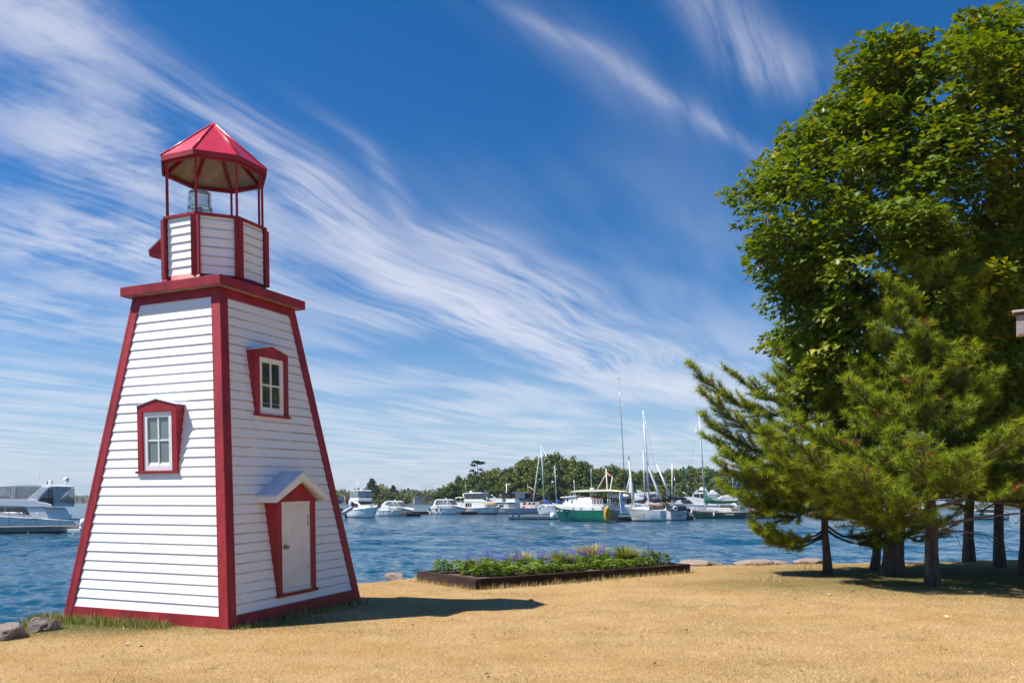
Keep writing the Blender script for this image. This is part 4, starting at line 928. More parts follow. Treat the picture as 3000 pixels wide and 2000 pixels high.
# ------------------------------------------------------------------ far land: headland, islet, opposite shores
ROCKY = pm('lichened shore rock', (.26, .19, .16), .9, .3, .35, .8, 2.5, col2=(.36, .30, .27)); EARTH = pm('woodland floor', (.05, .055, .025), .95, .3, .2)
def mound(name, pts, top, mat, base=-4.0, n=30, seed=1):
    """a hump of land whose outline is pts; rises to top(x, y) inside"""
    P = np.array(pts, float); c = P.mean(0); rings = np.linspace(0, 1, 14); V_ = []; k = len(P)
    # densify the outline
    Q = np.concatenate([P[i] + (P[(i + 1) % k] - P[i]) * np.linspace(0, 1, 12, endpoint=False)[:, None] for i in range(k)]); m = len(Q)
    for r in rings:
        q = c + (Q - c) * (1.04 - r * 1.03); z = WATER_Z + base * (1 - sstep(np.full(m, r), 0, .05)) + top(q[:, 0], q[:, 1]) * sstep(np.full(m, r), .02, .55) + (fbm(q[:, 0] * .12, q[:, 1] * .12, seed) - .45) * 3 * sstep(np.full(m, r), .02, .2)
        V_.append(np.stack([q[:, 0], q[:, 1], z], -1))
    V_ = np.concatenate(V_); i = np.arange(len(rings) * m).reshape(len(rings), m); j = np.roll(i, -1, 1)
    q = np.stack([i[:-1], j[:-1], j[1:], i[1:]], -1).reshape(-1, 4); return tag(np_mesh(name, V_, q, mat, None, True), kind='structure')
def far_tree_mesh(seed, kind):
    """crown of leaf clumps plus a short trunk; unit about 1 tall"""
    global RNG
    RNG = np.random.default_rng(seed); rr = random.Random(seed)
    if kind == 'conifer':
        N = 900; u = RNG.random(N) ** 1.25; th = RNG.uniform(0, 6.283, N); R = (.23 * (1 - u) ** .85 + .012) * (1 + .35 * np.sin(th * 5 + u * 31)) * RNG.uniform(.35, 1.05, N); pos = np.stack([R * np.cos(th), R * np.sin(th), .06 + .93 * u], -1); d = np.stack([np.cos(th), np.sin(th), -.3 + 0 * u], -1); s = RNG.uniform(.03, .065, N)
        pal = [(.030, .060, .022), (.045, .078, .024), (.022, .046, .020)]
    else:
        n = 46 if kind == 'round' else 30; zc, rz, rx = (.52, .44, .34) if kind == 'round' else (.53, .45, .20)
        d0 = unit(n); C = d0 * np.array([rx, rx, rz]) * RNG.uniform(.25, .92, n)[:, None] + np.array([0, 0, zc]); C[:8] = np.stack([0 * np.arange(8), 0 * np.arange(8), zc + rz * np.linspace(-.9, .95, 8)], -1); N = n * (34 if kind == 'round' else 26); i = np.repeat(np.arange(n), N // n); N = len(i); d = unit(N); d[:, 2] = np.abs(d[:, 2]) * np.where(RNG.random(N) < .75, 1, -1)
        pos = C[i] + d * RNG.uniform(.05, .125, N)[:, None]; s = RNG.uniform(.032, .07, N)
        pal = [(.105, .155, .024), (.150, .195, .032), (.078, .125, .022), (.190, .215, .040)]
    nrm = d + np.array([0, 0, .6]) + unit(N) * .5; c = np.array(pal)[RNG.integers(0, len(pal), N)] * RNG.uniform(.75, 1.25, N)[:, None]
    v, t, cc = fold_leaves(CLUMP_V, CLUMP_T, pos, unit(N), nrm / np.linalg.norm(nrm, axis=1, keepdims=True), s, c)
    mb = MB(); mb.tube([(0, 0, -.1), (0, 0, .35), (.01, 0, .6)], [.02, .015, .006], 5, caps=False); tv = np.array([tuple(p) for p in mb.v]); tq = np.array(mb.f); tt = np.concatenate([tq[:, [0, 1, 2]], tq[:, [0, 2, 3]]])
    return v, t, cc
FT = {}
for kd, sd in (('round', 1), ('round', 2), ('round', 3), ('round', 4), ('tall', 5), ('tall', 6), ('conifer', 7), ('conifer', 8)):
    v, t, c = far_tree_mesh(sd, kd)
    for hue, f in (('a', (1, 1, 1)), ('b', (1.3, 1.05, .9)), ('c', (.72, .85, 1.0))):
        o = np_mesh('tree', v, t, FARLEAF, c * np.array(f)); FT.setdefault(kd, []).append(o.data); bpy.data.objects.remove(o)
def far_tree(kd, x, y, z, h, wide, label, group, rr, name='deciduous_tree', pick=None):
    o = bpy.data.objects.new(name, FT[kd][pick if pick is not None else rr.randrange(len(FT[kd]))]); o.location = (x, y, z - .03 * h); o.scale = (h * wide * 1.25, h * wide * 1.25, h); o.rotation_euler = (0, 0, rr.uniform(0, 6.28)); link(o); return tag(o, label, 'tree', group)

# headland behind the moorings (about 215 to 420 m off)
def hl_top(x, y): return 1.0 + 9.0 * np.exp(-(((x + 2) / 26) ** 2 + ((y - 275) / 45) ** 2)) + 9 * np.exp(-(((x - 62) / 55) ** 2 + ((y - 372) / 60) ** 2)) + 4.0 * np.exp(-(((x - 40) / 40) ** 2 + ((y - 290) / 40) ** 2))
mound('headland', [(-26, 262), (-22, 236), (-8, 218), (14, 212), (40, 222), (66, 246), (100, 262), (150, 270), (240, 290), (260, 420), (120, 440), (20, 420), (-16, 320)], hl_top, EARTH, seed=3)
rr = random.Random(21)
def sil(px):   # skyline of the photograph (pixel row of the tree tops) used only to grade how tall the wood stands
    return float(np.interp(px, [1270, 1290, 1330, 1400, 1450, 1500, 1540, 1580, 1620, 1660, 1710, 1740, 1770, 1800, 1840, 1900, 1960, 2020, 2080, 2140, 2200, 2300, 2500, 3000], [1452, 1425, 1394, 1378, 1368, 1366, 1340, 1332, 1322, 1332, 1345, 1372, 1366, 1356, 1372, 1376, 1370, 1364, 1362, 1366, 1372, 1376, 1376, 1376]))
n_hl = 0
for band, (y0, y1, cnt) in enumerate(((219, 224, 60), (226, 238, 52), (240, 262, 56), (264, 290, 50), (300, 345, 40), (350, 390, 48))):
    for i in range(cnt):
        px = 1278 + (2330 - 1278) * (i + rr.random()) / cnt; y = rr.uniform(y0, y1) + (max(0, px - 1700) * .10 if band < 4 else 0)
        if band >= 4 and px < 1430: continue
        x = (px - HX) * y / F; gz = WATER_Z + float(hl_top(np.array([x]), np.array([y]))[0]); topz = CAMZ + (HY - sil(px)) * y / F
        maxh = topz - gz
        if band == 0: maxh = min(maxh, rr.uniform(3.2, 5.5))
        if px > 1760 and band < 3: maxh = min(maxh, rr.uniform(4, 8))
        h = maxh * (rr.uniform(.80, 1.0) if band in (0, 3, 4, 5) else rr.uniform((0, .5, .62)[band], (1, .78, .92)[band]))
        if h < 2.4: continue
        h = min(h, 17); lb, g = (('low leafy bush on the waterline below the wooded headland', 'waterside bushes of the headland'), ('rounded green tree at the foot of the wooded headland, behind the moored boats', 'lower trees of the wooded headland'), ('rounded green tree half way up the wooded headland', 'middle trees of the wooded headland'), ('rounded green tree on the skyline of the wooded headland', 'skyline trees of the wooded headland'),
              ('dense green tree on the lower slope of the farther wooded hill', 'lower trees of the farther hill'), ('dense green tree on the skyline of the farther wooded hill', 'skyline trees of the farther hill'))[band]
        far_tree('round' if rr.random() < .82 else 'tall', x, y, gz, h, rr.uniform(.85, 1.25) * (1.35 if band == 0 else 1.0 if h < 11 else .8), lb, g, rr, 'waterside_bush' if band == 0 else 'deciduous_tree'); n_hl += 1
# the wind-shaped pine that stands clear of the headland wood
def lone_pine():
    Y = 232; b = at(1402, 1455, Y); root = empty('flat_topped_pine', (b.x, b.y, 3.0), 0, 'lone flat-topped pine rising above the headland wood', 'tree')
    k = Y / F; H = CAMZ + (HY - 1352) * k - 3.0; mb = MB(); mb.tube([(0, 0, -2), (-.1, 0, H * .5), (-.35, 0, H * .93)], [.22, .16, .06], 6); mb.build('trunk', PBARK, root)
    vs, ts, cs = [], [], []; g = np.random.default_rng(4)
    for (ox, oz, rx, rz) in ((-.9, 0, 1.0, .28), (.9, -.5, 1.1, .25), (-1.2, -1.0, .8, .22), (.2, -.1, .9, .3), (1.5, -.2, .6, .2), (-1.6, -2.6, .7, .3), (-.4, -3.2, .9, .3), (.9, -2.2, .6, .2)):
        N = 60; p = g.normal(0, .5, (N, 3)) * np.array([rx, .8, rz]) + np.array([ox - .3, 0, H + oz]); v, t, c = fold_leaves(CLUMP_V, CLUMP_T, p, unit(N), np.tile([0, 0, 1.], (N, 1)) + unit(N) * .6, g.uniform(.25, .5, N), np.array([.035, .055, .02]) * g.uniform(.7, 1.3, N)[:, None])
        ts.append(t + sum(map(len, vs))); vs.append(v); cs.append(c)
    np_mesh('crown', np.concatenate(vs), np.concatenate(ts), FARLEAF, np.concatenate(cs), False, root)
lone_pine()
# wooded islet left of the headland
ISL_Y = 430
mound('islet', [at(px, 1470, y).xy for px, y in ((1056, 430), (1075, 415), (1120, 408), (1170, 408), (1206, 418), (1215, 432), (1190, 452), (1110, 458), (1062, 448))], lambda x, y: 0 * x + 1.2, EARTH, base=-2, seed=6)
for k, (px, dy, tpy, kd, wd, lb, pk) in enumerate(((1090, 8, 1399, 'conifer', 1.05, 'tallest dark conifer on the small islet', 2), (1104, -4, 1420, 'conifer', .9, 'dark conifer leaning on the tallest one of the islet', 2), (1118, 6, 1417, 'tall', 1.0, 'yellow-green open tree beside the tall islet conifer', 1), (1130, -6, 1424, 'tall', 1.0, 'thin topped tree in the middle of the islet', 4),
        (1152, 4, 1419, 'conifer', 1.0, 'second pointed conifer on the islet, browner at the top', 1), (1160, -8, 1440, 'round', 1.0, 'rounded tree below the second islet conifer', 0), (1176, 2, 1444, 'round', 1.05, 'low rounded tree near the open end of the islet', 2), (1192, -4, 1452, 'round', 1.2, 'lowest pale bush at the open end of the islet', 1), (1072, -6, 1436, 'round', 1.1, 'rounded tree at the islet end behind the flybridge cruiser', 1), (1080, -14, 1462, 'round', 1.8, 'broad low bush at the water below the tall islet conifer', 1), (1110, -16, 1458, 'round', 1.9, 'broad low bush in the middle of the islet shore', 1), (1140, -16, 1460, 'round', 1.6, 'dark low bush on the islet shore behind the express cruiser', 5), (1170, -14, 1462, 'round', 1.7, 'low green bush on the islet shore near its open end', 3))):
    y = ISL_Y + dy; x = (px - HX) * y / F; z = WATER_Z + 1.0; far_tree(kd, x, y, z, CAMZ + (HY - tpy) * y / F - z, wd * (1.5 if kd == 'conifer' else 1.3), lb, 'trees on the islet', rr, {'conifer': 'conifer_tree', 'round': 'bush' if tpy > 1450 else 'deciduous_tree', 'tall': 'deciduous_tree'}[kd], pk)
# the opposite shores: woods that read as one mass
def far_wood(name, label, x0, x1, y0, depth, hfun, n, seed, blue):
    global RNG
    g = np.random.default_rng(seed); X = g.uniform(x0, x1, n); Yd = g.random(n); Y = y0 + Yd * depth; vs, ts, cs = [], [], []; off = 0
    for i in range(n):
        kd = ('round', 'tall', 'conifer')[g.choice(3, p=[.62, .18, .20])]; me = FT[kd][g.integers(0, len(FT[kd]))]; key = me.name
        if key not in FARC:
            k = len(me.vertices); v = np.empty(k * 3, np.float32); me.vertices.foreach_get('co', v); q = np.empty(len(me.polygons) * 3, np.int32); me.polygons.foreach_get('vertices', q); c = np.empty(k * 4, np.float32); me.color_attributes['tint'].data.foreach_get('color', c); v = v.reshape(-1, 3); q = q.reshape(-1, 3); c = c.reshape(-1, 4)[:, :3]
            nf = len(q) // 2 * 2; sel = np.random.default_rng(1).permutation(nf // 2 - 8)[:90]; qs = np.concatenate([q[2 * sel], q[2 * sel + 1]]); u, inv = np.unique(qs, return_inverse=True); w4 = v[u].reshape(-1, 4, 3); cen = w4.mean(1, keepdims=True); w4 = cen + (w4 - cen) * 2.1
            FARC[key] = (w4.reshape(-1, 3), inv.reshape(-1, 3), c[u])
        v, q, c = FARC[key]; h = hfun(X[i], Yd[i]) * g.uniform(.75, 1.05); w = h * g.uniform(1.0, 1.4); zb = WATER_Z + .5 + 5 * Yd[i]
        vs.append(v * np.array([w, w, h]) * np.array([1, 1, 1]) + np.array([X[i], Y[i], zb])); ts.append(q + off); cs.append(c * g.uniform(.8, 1.15)); off += len(v)
    o = np_mesh(name, np.concatenate(vs), np.concatenate(ts), FARLEAF, np.concatenate(cs)); return tag(o, label, 'woods', kind='stuff')
FARC = {}
far_wood('far_woods', 'hazy blue wooded shore beyond the motor yacht', -1050, -360, 1180, 260, lambda x, d: 10 + 3 * d + 3 * math.sin(x * .01), 720, 1, 1)
far_wood('far_woods', 'wooded far shore between lighthouse and islet', -340, -60, 760, 160, lambda x, d: 10 + 3 * d, 560, 2, 1)
mound('far_shore', [(-1300, 1190), (-900, 1165), (-360, 1170), (-300, 1230), (-320, 1500), (-1300, 1600)], lambda x, y: 0 * x + 9, EARTH, seed=9)
mound('far_shore', [(-380, 770), (-200, 752), (-90, 756), (20, 790), (60, 960), (-380, 980)], lambda x, y: 0 * x + 7, EARTH, seed=10)
# a pale cottage and boathouse on the opposite shore
def cottage(px, py, Y, w, h, label, wall=(.62, .60, .55), roof=(.25, .2, .18)):
    b = at(px, py, Y); o = empty('cottage', (b.x, b.y, b.z), .2, label, 'house', 'cottages on the opposite shore'); MB().box(-w / 2, w / 2, -4, 4, -2, h).build('wall', pm('cottage wall %d' % px, wall, .8), o)
    MB().prism([(-w / 2 - .5, h), (w / 2 + .5, h), (0, h + w * .22)], -4.6, 4.6).build('roof', pm('cottage roof %d' % px, roof, .8), o)
    for k in range(3): MB().box(-w * .35 + k * w * .27, -w * .22 + k * w * .27, -4.06, -4.003, h * .35, h * .8).build('window', pm('dark cottage glass', (.05, .06, .08), .2), o)
cottage(180, 1473, 1160, 9, 4, 'pale cottage on the opposite shore beyond the motor yacht'); cottage(1224, 1468, 745, 7, 3, 'low pale boathouse on the opposite shore beside the islet', (.5, .47, .43)); cottage(212, 1474, 1160, 6, 3, 'smaller dark cottage right of the pale one across the lake', (.3, .28, .25))
# bare pinkish rock faces at the foot of the farther hill
for k, (px, py, Y, sx, sz, lb) in enumerate(((2062, 1452, 196, 2.6, 1.5, 'bare pink rock face above the green sailboat'), (2128, 1455, 200, 1.8, 1.2, 'smaller pink rock face right of the green sailboat mast'), (2270, 1453, 198, 2.6, 1.5, 'pink rock face showing through the pine boughs'))):
    p = at(px, py, Y); rock('rock_face', (p.x, p.y, p.z - .4), (sx, 2.6, sz), .3 * k, 70 + k, lb, 'rock faces along the far bank')

# ------------------------------------------------------------------ boats
GEL = pm('white gelcoat', (.84, .84, .83), .22, .04, 1.5, coat=.4); GELW = pm('weathered white gelcoat', (.68, .67, .65), .4, .10, 1.2); CREAM = pm('cream deck paint', (.72, .69, .60), .5, .06, 2)
DGLASS = pm('dark boat glass', (.025, .03, .035), .06, .3, 1.0, spec=.9, coat=.5); CLEAR = pm('clear vinyl', (.32, .36, .38), .10, .25, 1.2, spec=.8, alpha=.55); MESH_ = pm('dark screen canvas', (.05, .045, .045), .8, .3, 2, alpha=.62)
BLUEC = pm('royal blue canvas', (.015, .07, .28), .8, .2, 2); NAVY = pm('navy canvas', (.012, .013, .04), .8, .25, 2); GREENC = pm('green canvas', (.008, .10, .055), .8, .2, 2); BLACKC = pm('black canvas', (.014, .013, .015), .85, .2, 2)
TEAL = pm('green hull paint', (.008, .155, .105), .3, .10, .8, coat=.3); TEALD = pm('dark green hull paint', (.012, .13, .10), .35, .15, .8, coat=.2); BOTTOM = pm('red bottom paint', (.13, .025, .025), .7, .2, 2); BLACKB = pm('black bottom paint', (.02, .02, .022), .7, .2, 2); TEALB = pm('turquoise boot stripe', (.02, .20, .20), .5)
STEEL = pm('polished rail steel', (.62, .62, .63), .25, .08, 8, metal=.85); ALU = pm('painted mast', (.70, .70, .70), .4, .05, 1); TEAK = pm('varnished teak', (.30, .12, .04), .4, .25, 4, coat=.2); WOOD = pm('weathered plank', (.24, .19, .15), .85, .25, 2, .4, 12, col2=(.36, .30, .25)); DWOOD = pm('dark wet timber', (.045, .032, .028), .8, .3, 2)
ORANGE = pm('orange lifebuoy', (.62, .10, .03), .6, .1, 6); YELLOW = pm('yellow inflatable', (.66, .33, .015), .5, .12, 3); REDP = pm('red plastic', (.42, .02, .03), .4, .15, 3); GREYR = pm('grey rubber', (.30, .31, .33), .6, .12, 3); AWN = pm('cream awning cloth', (.74, .68, .52), .8, .06, 1); ROPE = pm('mooring rope', (.08, .07, .06), .9); PINK = pm('faded pink canvas', (.55, .22, .20), .8, .2, 3)
Z1 = lambda x, y: (x / 7.35 + 970, y / 7.35 + 1400); Z2 = lambda x, y: (x / 6.533 + 1240, y / 6.533 + 1400); Z3 = lambda x, y: (x / 7.127 + 1560, y / 7.127 + 1340)
Z4 = lambda x, y: (x / 8.712 + 1800, y / 8.712 + 1380); Z5 = lambda x, y: (x / 7.35 + 1980, y / 7.35 + 1360); Z8 = lambda x, y: (x / 7.127, y / 7.127 + 1380)
class Boat:
    """local frame: x to the bow, y to port, z up from the waterline; drawn to the sizes read off the photograph at the boat's own distance"""
    def __init__(s, name, label, cat, px0, pyw, head=0.0, hb=1.5, group='boats in the marina', z=None, Y=None, zoom=None):
        s.Y = Y or (CAMZ - WATER_Z) * F / (pyw - HY); s.k = s.Y / F; s.px0, s.zm = px0, zoom; s.pyw = HY + (CAMZ - WATER_Z) / s.k
        a = R_(head); s.c = math.cos(a); fwd = Vector((math.cos(a), math.sin(a), 0)); nn = Vector((-fwd.y, fwd.x, 0)); nn = -nn if nn.y > 0 else nn
        s.hb = hb; p = Vector(((px0 - HX) * s.k, s.Y, WATER_Z)) - nn * hb; s.near = -1 if (Vector((-fwd.y, fwd.x, 0)).y > 0) else 1
        s.o = empty(name, p, a, label, cat, group)
    def q(s, x, y):
        if s.zm: x, y = s.zm(x, y)
        return ((x - s.px0) * s.k / s.c, (s.pyw - y) * s.k)
    def Q(s, pts): return [s.q(*p) for p in pts]
    def hull(s, stern, bow, sheer, beam, mats=None, stern_wl=None, bow_wl=None, stripe=.12, flare=1.0, tr=.86, p=2.2, deckdrop=.06, deckm=None, name='hull', rail=None):
        """stern, bow: x at the sheer; sheer: [(x,z)] from stern to bow"""
        mats = mats or [GEL, BLACKB, BLACKB]; swl = stern if stern_wl is None else stern_wl; bwl = bow - .12 * abs(bow - stern) if bow_wl is None else bow_wl
        sx, sz = [q[0] for q in sheer], [q[1] for q in sheer]; n = 16; H = beam / 2; V_ = []; lv = (-.5, 0.0, stripe, .45, .8, 1.0); lf = (.30, .80, .84, .92, .97, 1.0)
        for i in range(n + 1):
            t = i / n; f = min(1.0, tr + (1 - tr) * t / .35) * (1 - max(0, (t - .40) / .60) ** p); xs = stern + (bow - stern) * t; zs = float(np.interp(xs, sx, sz))
            ring = []
            for l, k in zip(lv, lf):
                zz = l if l <= stripe else stripe + (zs - stripe) * (l - stripe) / (1 - stripe); u = max(0, zz / max(zs, .1)); x0 = swl + (stern - swl) * u; x1 = bwl + (bow - bwl) * u ** 1.3 if zz >= 0 else bwl - .4; kk = k if t < .4 else k - (1 - k) * 1.2 * flare * ((t - .4) / .6)
                ring.append((x0 + (x1 - x0) * t, H * f * max(kk, .05), zz))
            V_.append(ring)
        mb = MB(); m = len(lv); vs = [(x, y, z) for r in V_ for (x, y, z) in r] + [(x, -y, z) for r in V_ for (x, y, z) in r]; off = (n + 1) * m
        for i in range(n):
            for j in range(m - 1):
                a, b, c_, d = i * m + j, (i + 1) * m + j, (i + 1) * m + j + 1, i * m + j + 1; mi = 2 if j == 0 else 1 if j == 1 else 0
                mb.add([vs[v] for v in (a, b, c_, d)], [(0, 1, 2, 3)], mi, True); mb.add([vs[v + off] for v in (d, c_, b, a)], [(0, 1, 2, 3)], mi, True)
        for j in range(m - 1): mi = 2 if j == 0 else 1 if j == 1 else 0; mb.add([vs[j], vs[j + 1], vs[j + 1 + off], vs[j + off]], [(0, 1, 2, 3)], mi)
        for j in range(m - 1): b_ = n * m + j; mb.add([vs[b_], vs[b_ + 1], vs[b_ + 1 + off], vs[b_ + off]], [(3, 2, 1, 0)], 0)
        h = s._weld(mb, name, mats)
        dk = MB(); top = [(x, y, z - deckdrop) for (x, y, z) in (r[-1] for r in V_)]; dk.add([t_ for t_ in top] + [(x, -y, z) for x, y, z in top], [(i, i + 1, n + 2 + i, n + 1 + i) for i in range(n)]); s._fin(dk, 'deck', deckm or GELW)
        if rail:
            for sg in (1, -1): MB().tube([(r[-1][0], sg * r[-1][1], r[-1][2]) for r in V_], .045, 5).build('rub_rail', rail, s.o)
        s.ring = [r[-1] for r in V_]; return h
    def _weld(s, mb, name, mats):
        import bmesh
        me = mb.mesh(name, mats); bm = bmesh.new(); bm.from_mesh(me); bmesh.ops.remove_doubles(bm, verts=bm.verts, dist=.001); bmesh.ops.recalc_face_normals(bm, faces=bm.faces); bm.to_mesh(me); bm.free()
        o = bpy.data.objects.new(name, me); link(o, s.o); return o
    def _fin(s, mb, name, mat, parent=None): return mb.build(name, mat, parent or s.o)
    def solid(s, name, pts, hw, mat, parent=None, bevel=.03, raw=False):
        P = pts if raw else s.Q(pts); h = hw if isinstance(hw, (list, tuple)) else [hw] * len(P)
        return MB().prism(P, [-w for w in h], list(h)).build(name, mat, parent or s.o, bevel=bevel)
    def pane(s, pts, hw, mat=None, name='window', parent=None, th=.03):
        P = s.Q(pts); mat = mat or DGLASS
        for sg in (1, -1): MB().prism(P, sg * (hw - .02), sg * (hw + th)).build(name, mat, parent or s.o)
    def front(s, pts, x, mat=None, name='window'):       # y-z panel facing the stern or bow at x
        MB().prism(pts, x - .02, x + .02, axis='x').build(name, mat or DGLASS, s.o)
    def tube(s, name, pts, r, mat=None, parent=None, n=6, raw=False):
        P = pts if raw else [(q[0], (p[2] if len(p) > 2 else 0.0), q[1]) for p, q in ((p, s.q(p[0], p[1])) for p in pts)]
        return MB().tube(P, r, n).build(name, mat or STEEL, parent or s.o)
    def bow_rail(s, i0=8, h=.55, i1=17):
        mb = MB(); R = s.ring[i0:i1]
        for sg in (1, -1):
            mb.tube([(x, sg * y * .94, z + h) for x, y, z in R], .016, 4)
            for x, y, z in R[::2]: mb.tube([(x, sg * y * .94, z - .03), (x, sg * y * .94, z + h)], .013, 4)
        mb.build('bow_rail', STEEL, s.o)
    def fender(s, x, z, mat=None, r=.13, h=.5):
        y = s.near * (np.interp(x, [q[0] for q in s.ring], [q[1] for q in s.ring]) + r + .02); MB().lathe([(.02, -h / 2 - r * .6), (r, -h / 2), (r, h / 2), (.02, h / 2 + r * .6), (.015, h / 2 + .5)], 10, (x, y, z)).build('fender', mat or GEL, s.o)
    def cover(s, name, pts, r, mat):
        """a furled sail or rolled cloth lying along pts"""
        P = [(q[0], 0, q[1]) for q in s.Q(pts)]; mb = MB(); mb.tube(P, r, 9); return mb.build(name, mat, s.o)
    def rig(s, top, foot, spreaders=(), fore=None, aft=None, shroud=1.2, r=.075, wire=.012, mat=None):
        t, f = s.q(*top), s.q(*foot); a, b = (t[0], 0, t[1]), (f[0], 0, f[1]); m = MB().tube([b, a], [r, r * .7], 8).build('mast', mat or ALU, s.o)
        for u in spreaders:
            p = Vector(b).lerp(Vector(a), u); MB().tube([p + Vector((-.05, -.8, .0)), p, p + Vector((-.05, .8, .0))], [.02, .03, .02], 5).build('spreader', mat or ALU, m)
            for sg in (1, -1): MB().tube([(f[0], sg * shroud, f[1] - .6), p + Vector((-.05, sg * .8, 0)), a], wire, 4).build('shroud', STEEL, m)
        for e in (fore, aft):
            if e: q = s.q(*e); MB().tube([a, (q[0], 0, q[1])], wire, 4).build('stay', STEEL, m)
        return m

# ---- the flybridge yacht moored at the left
b = Boat('flybridge_yacht', 'big white flybridge motor yacht at the dock left of the lighthouse', 'motor yacht', 212, 1560, 180, 2.0, Y=70.5, zoom=Z8)
b.hull(b.q(1515, 1030)[0], b.q(-2600, 1000)[0], [b.q(1515, 1035), b.q(1000, 1005), b.q(0, 945), b.q(-1400, 880), b.q(-2600, 830)], 4.1, [GEL, BLACKB, BLACKB], rail=GELW)
b.solid('swim_platform', [(1500, 1095), (1690, 1095), (1690, 1125), (1500, 1125)], 1.7, GELW)
b.solid('cockpit_wall', [(1000, 1010), (960, 900), (900, 800), (860, 760), (520, 760), (650, 1010)], 1.80, GEL)
hs = b.solid('cabin', [(720, 1005), (700, 890), (560, 770), (380, 735), (-300, 715), (-900, 735), (-1500, 850), (-1500, 960), (0, 965), (340, 985)], 1.72, GEL)
b.pane([(705, 900), (640, 830), (540, 775), (400, 750), (-500, 738), (-700, 770), (-500, 850), (0, 858), (330, 868), (430, 900)], 1.73, parent=hs)
for x in (70, -280): b.pane([(x, 745), (x + 12, 745), (x + 12, 862), (x, 862)], 1.765, GEL, 'window_post', hs)
b.solid('flybridge_deck', [(1070, 745), (1050, 705), (960, 665), (780, 630), (700, 590), (0, 580), (-700, 600), (-850, 690), (-300, 712), (400, 730), (560, 748)], 1.85, GEL)
b.solid('hardtop', [(1095, 305), (1075, 330), (900, 325), (200, 318), (-400, 330), (-500, 310), (0, 300), (350, 265), (880, 268), (1000, 280)], 1.55, GEL)
ar = b.solid('arch', [(1000, 320), (850, 318), (700, 450), (540, 575), (730, 630), (850, 470), (985, 350)], 1.80, GEL)
b.pane([(800, 325), (800, 355), (700, 450), (565, 575), (220, 560), (-300, 555), (-420, 330)], 1.62, CLEAR, 'side_curtain')
b.solid('dash', [(600, 520), (560, 580), (-250, 580), (-300, 540), (0, 505), (400, 530)], 1.3, pm('tan upholstery', (.42, .36, .28), .8))
for x0, x1 in ((215, 185), (255, 232)): b.pane([(x0, 322), (x0 + 22, 322), (x1 + 22, 560), (x1, 560)], 1.66, GELW, 'frame_post', th=.02)
b.pane([(985, 358), (1085, 335), (1080, 545), (830, 545)], 1.66, MATS.get('tv') or pm('thin smoked vinyl', (.2, .2, .22), .2, .1, 1, alpha=.35), 'aft_curtain'); b.pane([(830, 548), (1078, 548), (1070, 720), (740, 625)], 1.66, MESH_, 'aft_curtain'); b.front([(-1.6, b.q(0, 700)[1]), (1.6, b.q(0, 700)[1]), (1.5, b.q(0, 335)[1]), (-1.5, b.q(0, 335)[1])], b.q(1082, 0)[0], pm('thin clear vinyl', (.5, .52, .54), .1, .1, 1, alpha=.22), 'aft_curtain')
for x in (975, 1030): b.tube('canopy_post', [(x, 345, 1.68), (x + 8, 700, 1.68)], .04, BLACKC)
c = b.q(828, 235); MB().lathe([(.0, .28), (.15, .24), (.19, .1), (.19, -.05), (.12, -.15), (.1, -.25)], 14, (c[0], .3, c[1])).build('radar_dome', GEL, b.o)
c = b.q(1068, 165); MB().lathe([(.0, .27), (.16, .22), (.24, .07), (.24, -.08), (.15, -.2), (.03, -.26)], 16, (c[0], -.4, c[1])).build('satellite_dome', GEL, b.o)
b.tube('dome_mast', [(1068, 205, -.4), (1060, 290, -.4)], .035, GEL); b.tube('antenna', [(722, 195), (720, 275)], .05, BLACKC); b.tube('whip_antenna', [(540, 20), (545, 275)], .012, STEEL)
mb = MB()
for x in (-600, 110, 440, 765): q0, q1 = b.q(x + 80, 965), b.q(x, 860); mb.tube([(q0[0], b.near * 1.98, q0[1]), (q1[0], b.near * 1.98, q1[1])], .02, 5)
q0, q1, q2 = b.q(860, 1000), b.q(420, 865), b.q(-900, 850); mb.tube([(q0[0], b.near * 1.98, q0[1]), (q1[0], b.near * 1.98, q1[1]), (q2[0], b.near * 1.98, q2[1])], .022, 5); mb.build('side_rail', STEEL, b.o)
b.tube('mooring_line', [(765, 990, b.near * 2.05), (550, 1030, b.near * 2.5), (330, 1110, b.near * 2.8), (200, 1138, b.near * 3.1)], .022, ROPE)
for x in (200, 770, 1258): b.tube('fender_line', [(x, 850 if x < 300 else 940, b.near * 2.08), (x, 1135, b.near * 2.08)], .016, ROPE)
# finger docks
def dock(name, label, p0, p1, width, top, m_side, m_float, planks=True, boards=3):
    a, c = Vector(p0), Vector(p1); d = (c - a); L = d.length; o = empty(name, (a.x, a.y, WATER_Z), math.atan2(d.y, d.x), label, 'dock', 'floating docks')
    n = max(1, int(L / .15)); n = min(n, 60)
    MB().box(0, L, .05, width - .05, top - .06, top - .03).build('frame', DWOOD, o)
    for i in range(n): MB().box(L * i / n + .008, L * (i + 1) / n - .008, 0, width, top - .029, top).build('plank', m_side, o)
    for i in range(boards):
        z1 = top - .035 - i * .13
        for y0, y1 in ((-.05, -.004), (width + .004, width + .05)): MB().box(-.02, L + .02, y0, y1, z1 - .115, z1).build('fascia_board', m_side, o)
    nf = max(2, int(L / 3.0))
    for i in range(nf): MB().box(L * i / nf + .05, L * (i + 1) / nf - .12, .06, width - .06, -.3, top - .06 - .0).build('float', m_float, o)
    return o
dock('floating_dock', 'weathered wooden dock beside the big motor yacht', onw(-420, 1578) + Vector((0, 0, 0)), onw(232, 1565), 1.6, .72, WOOD, BLACKB)
dock('floating_dock', 'far wooden dock behind the motor yacht stern', at(140, 1527, 88), at(262, 1519, 92), 1.8, .75, WOOD, BLACKB)
b = Boat('open_motorboat', 'low white runabout behind the motor yacht, its bow over the far dock', 'motorboat', 140, 1530, 0, 1.0, Y=84, zoom=Z8)
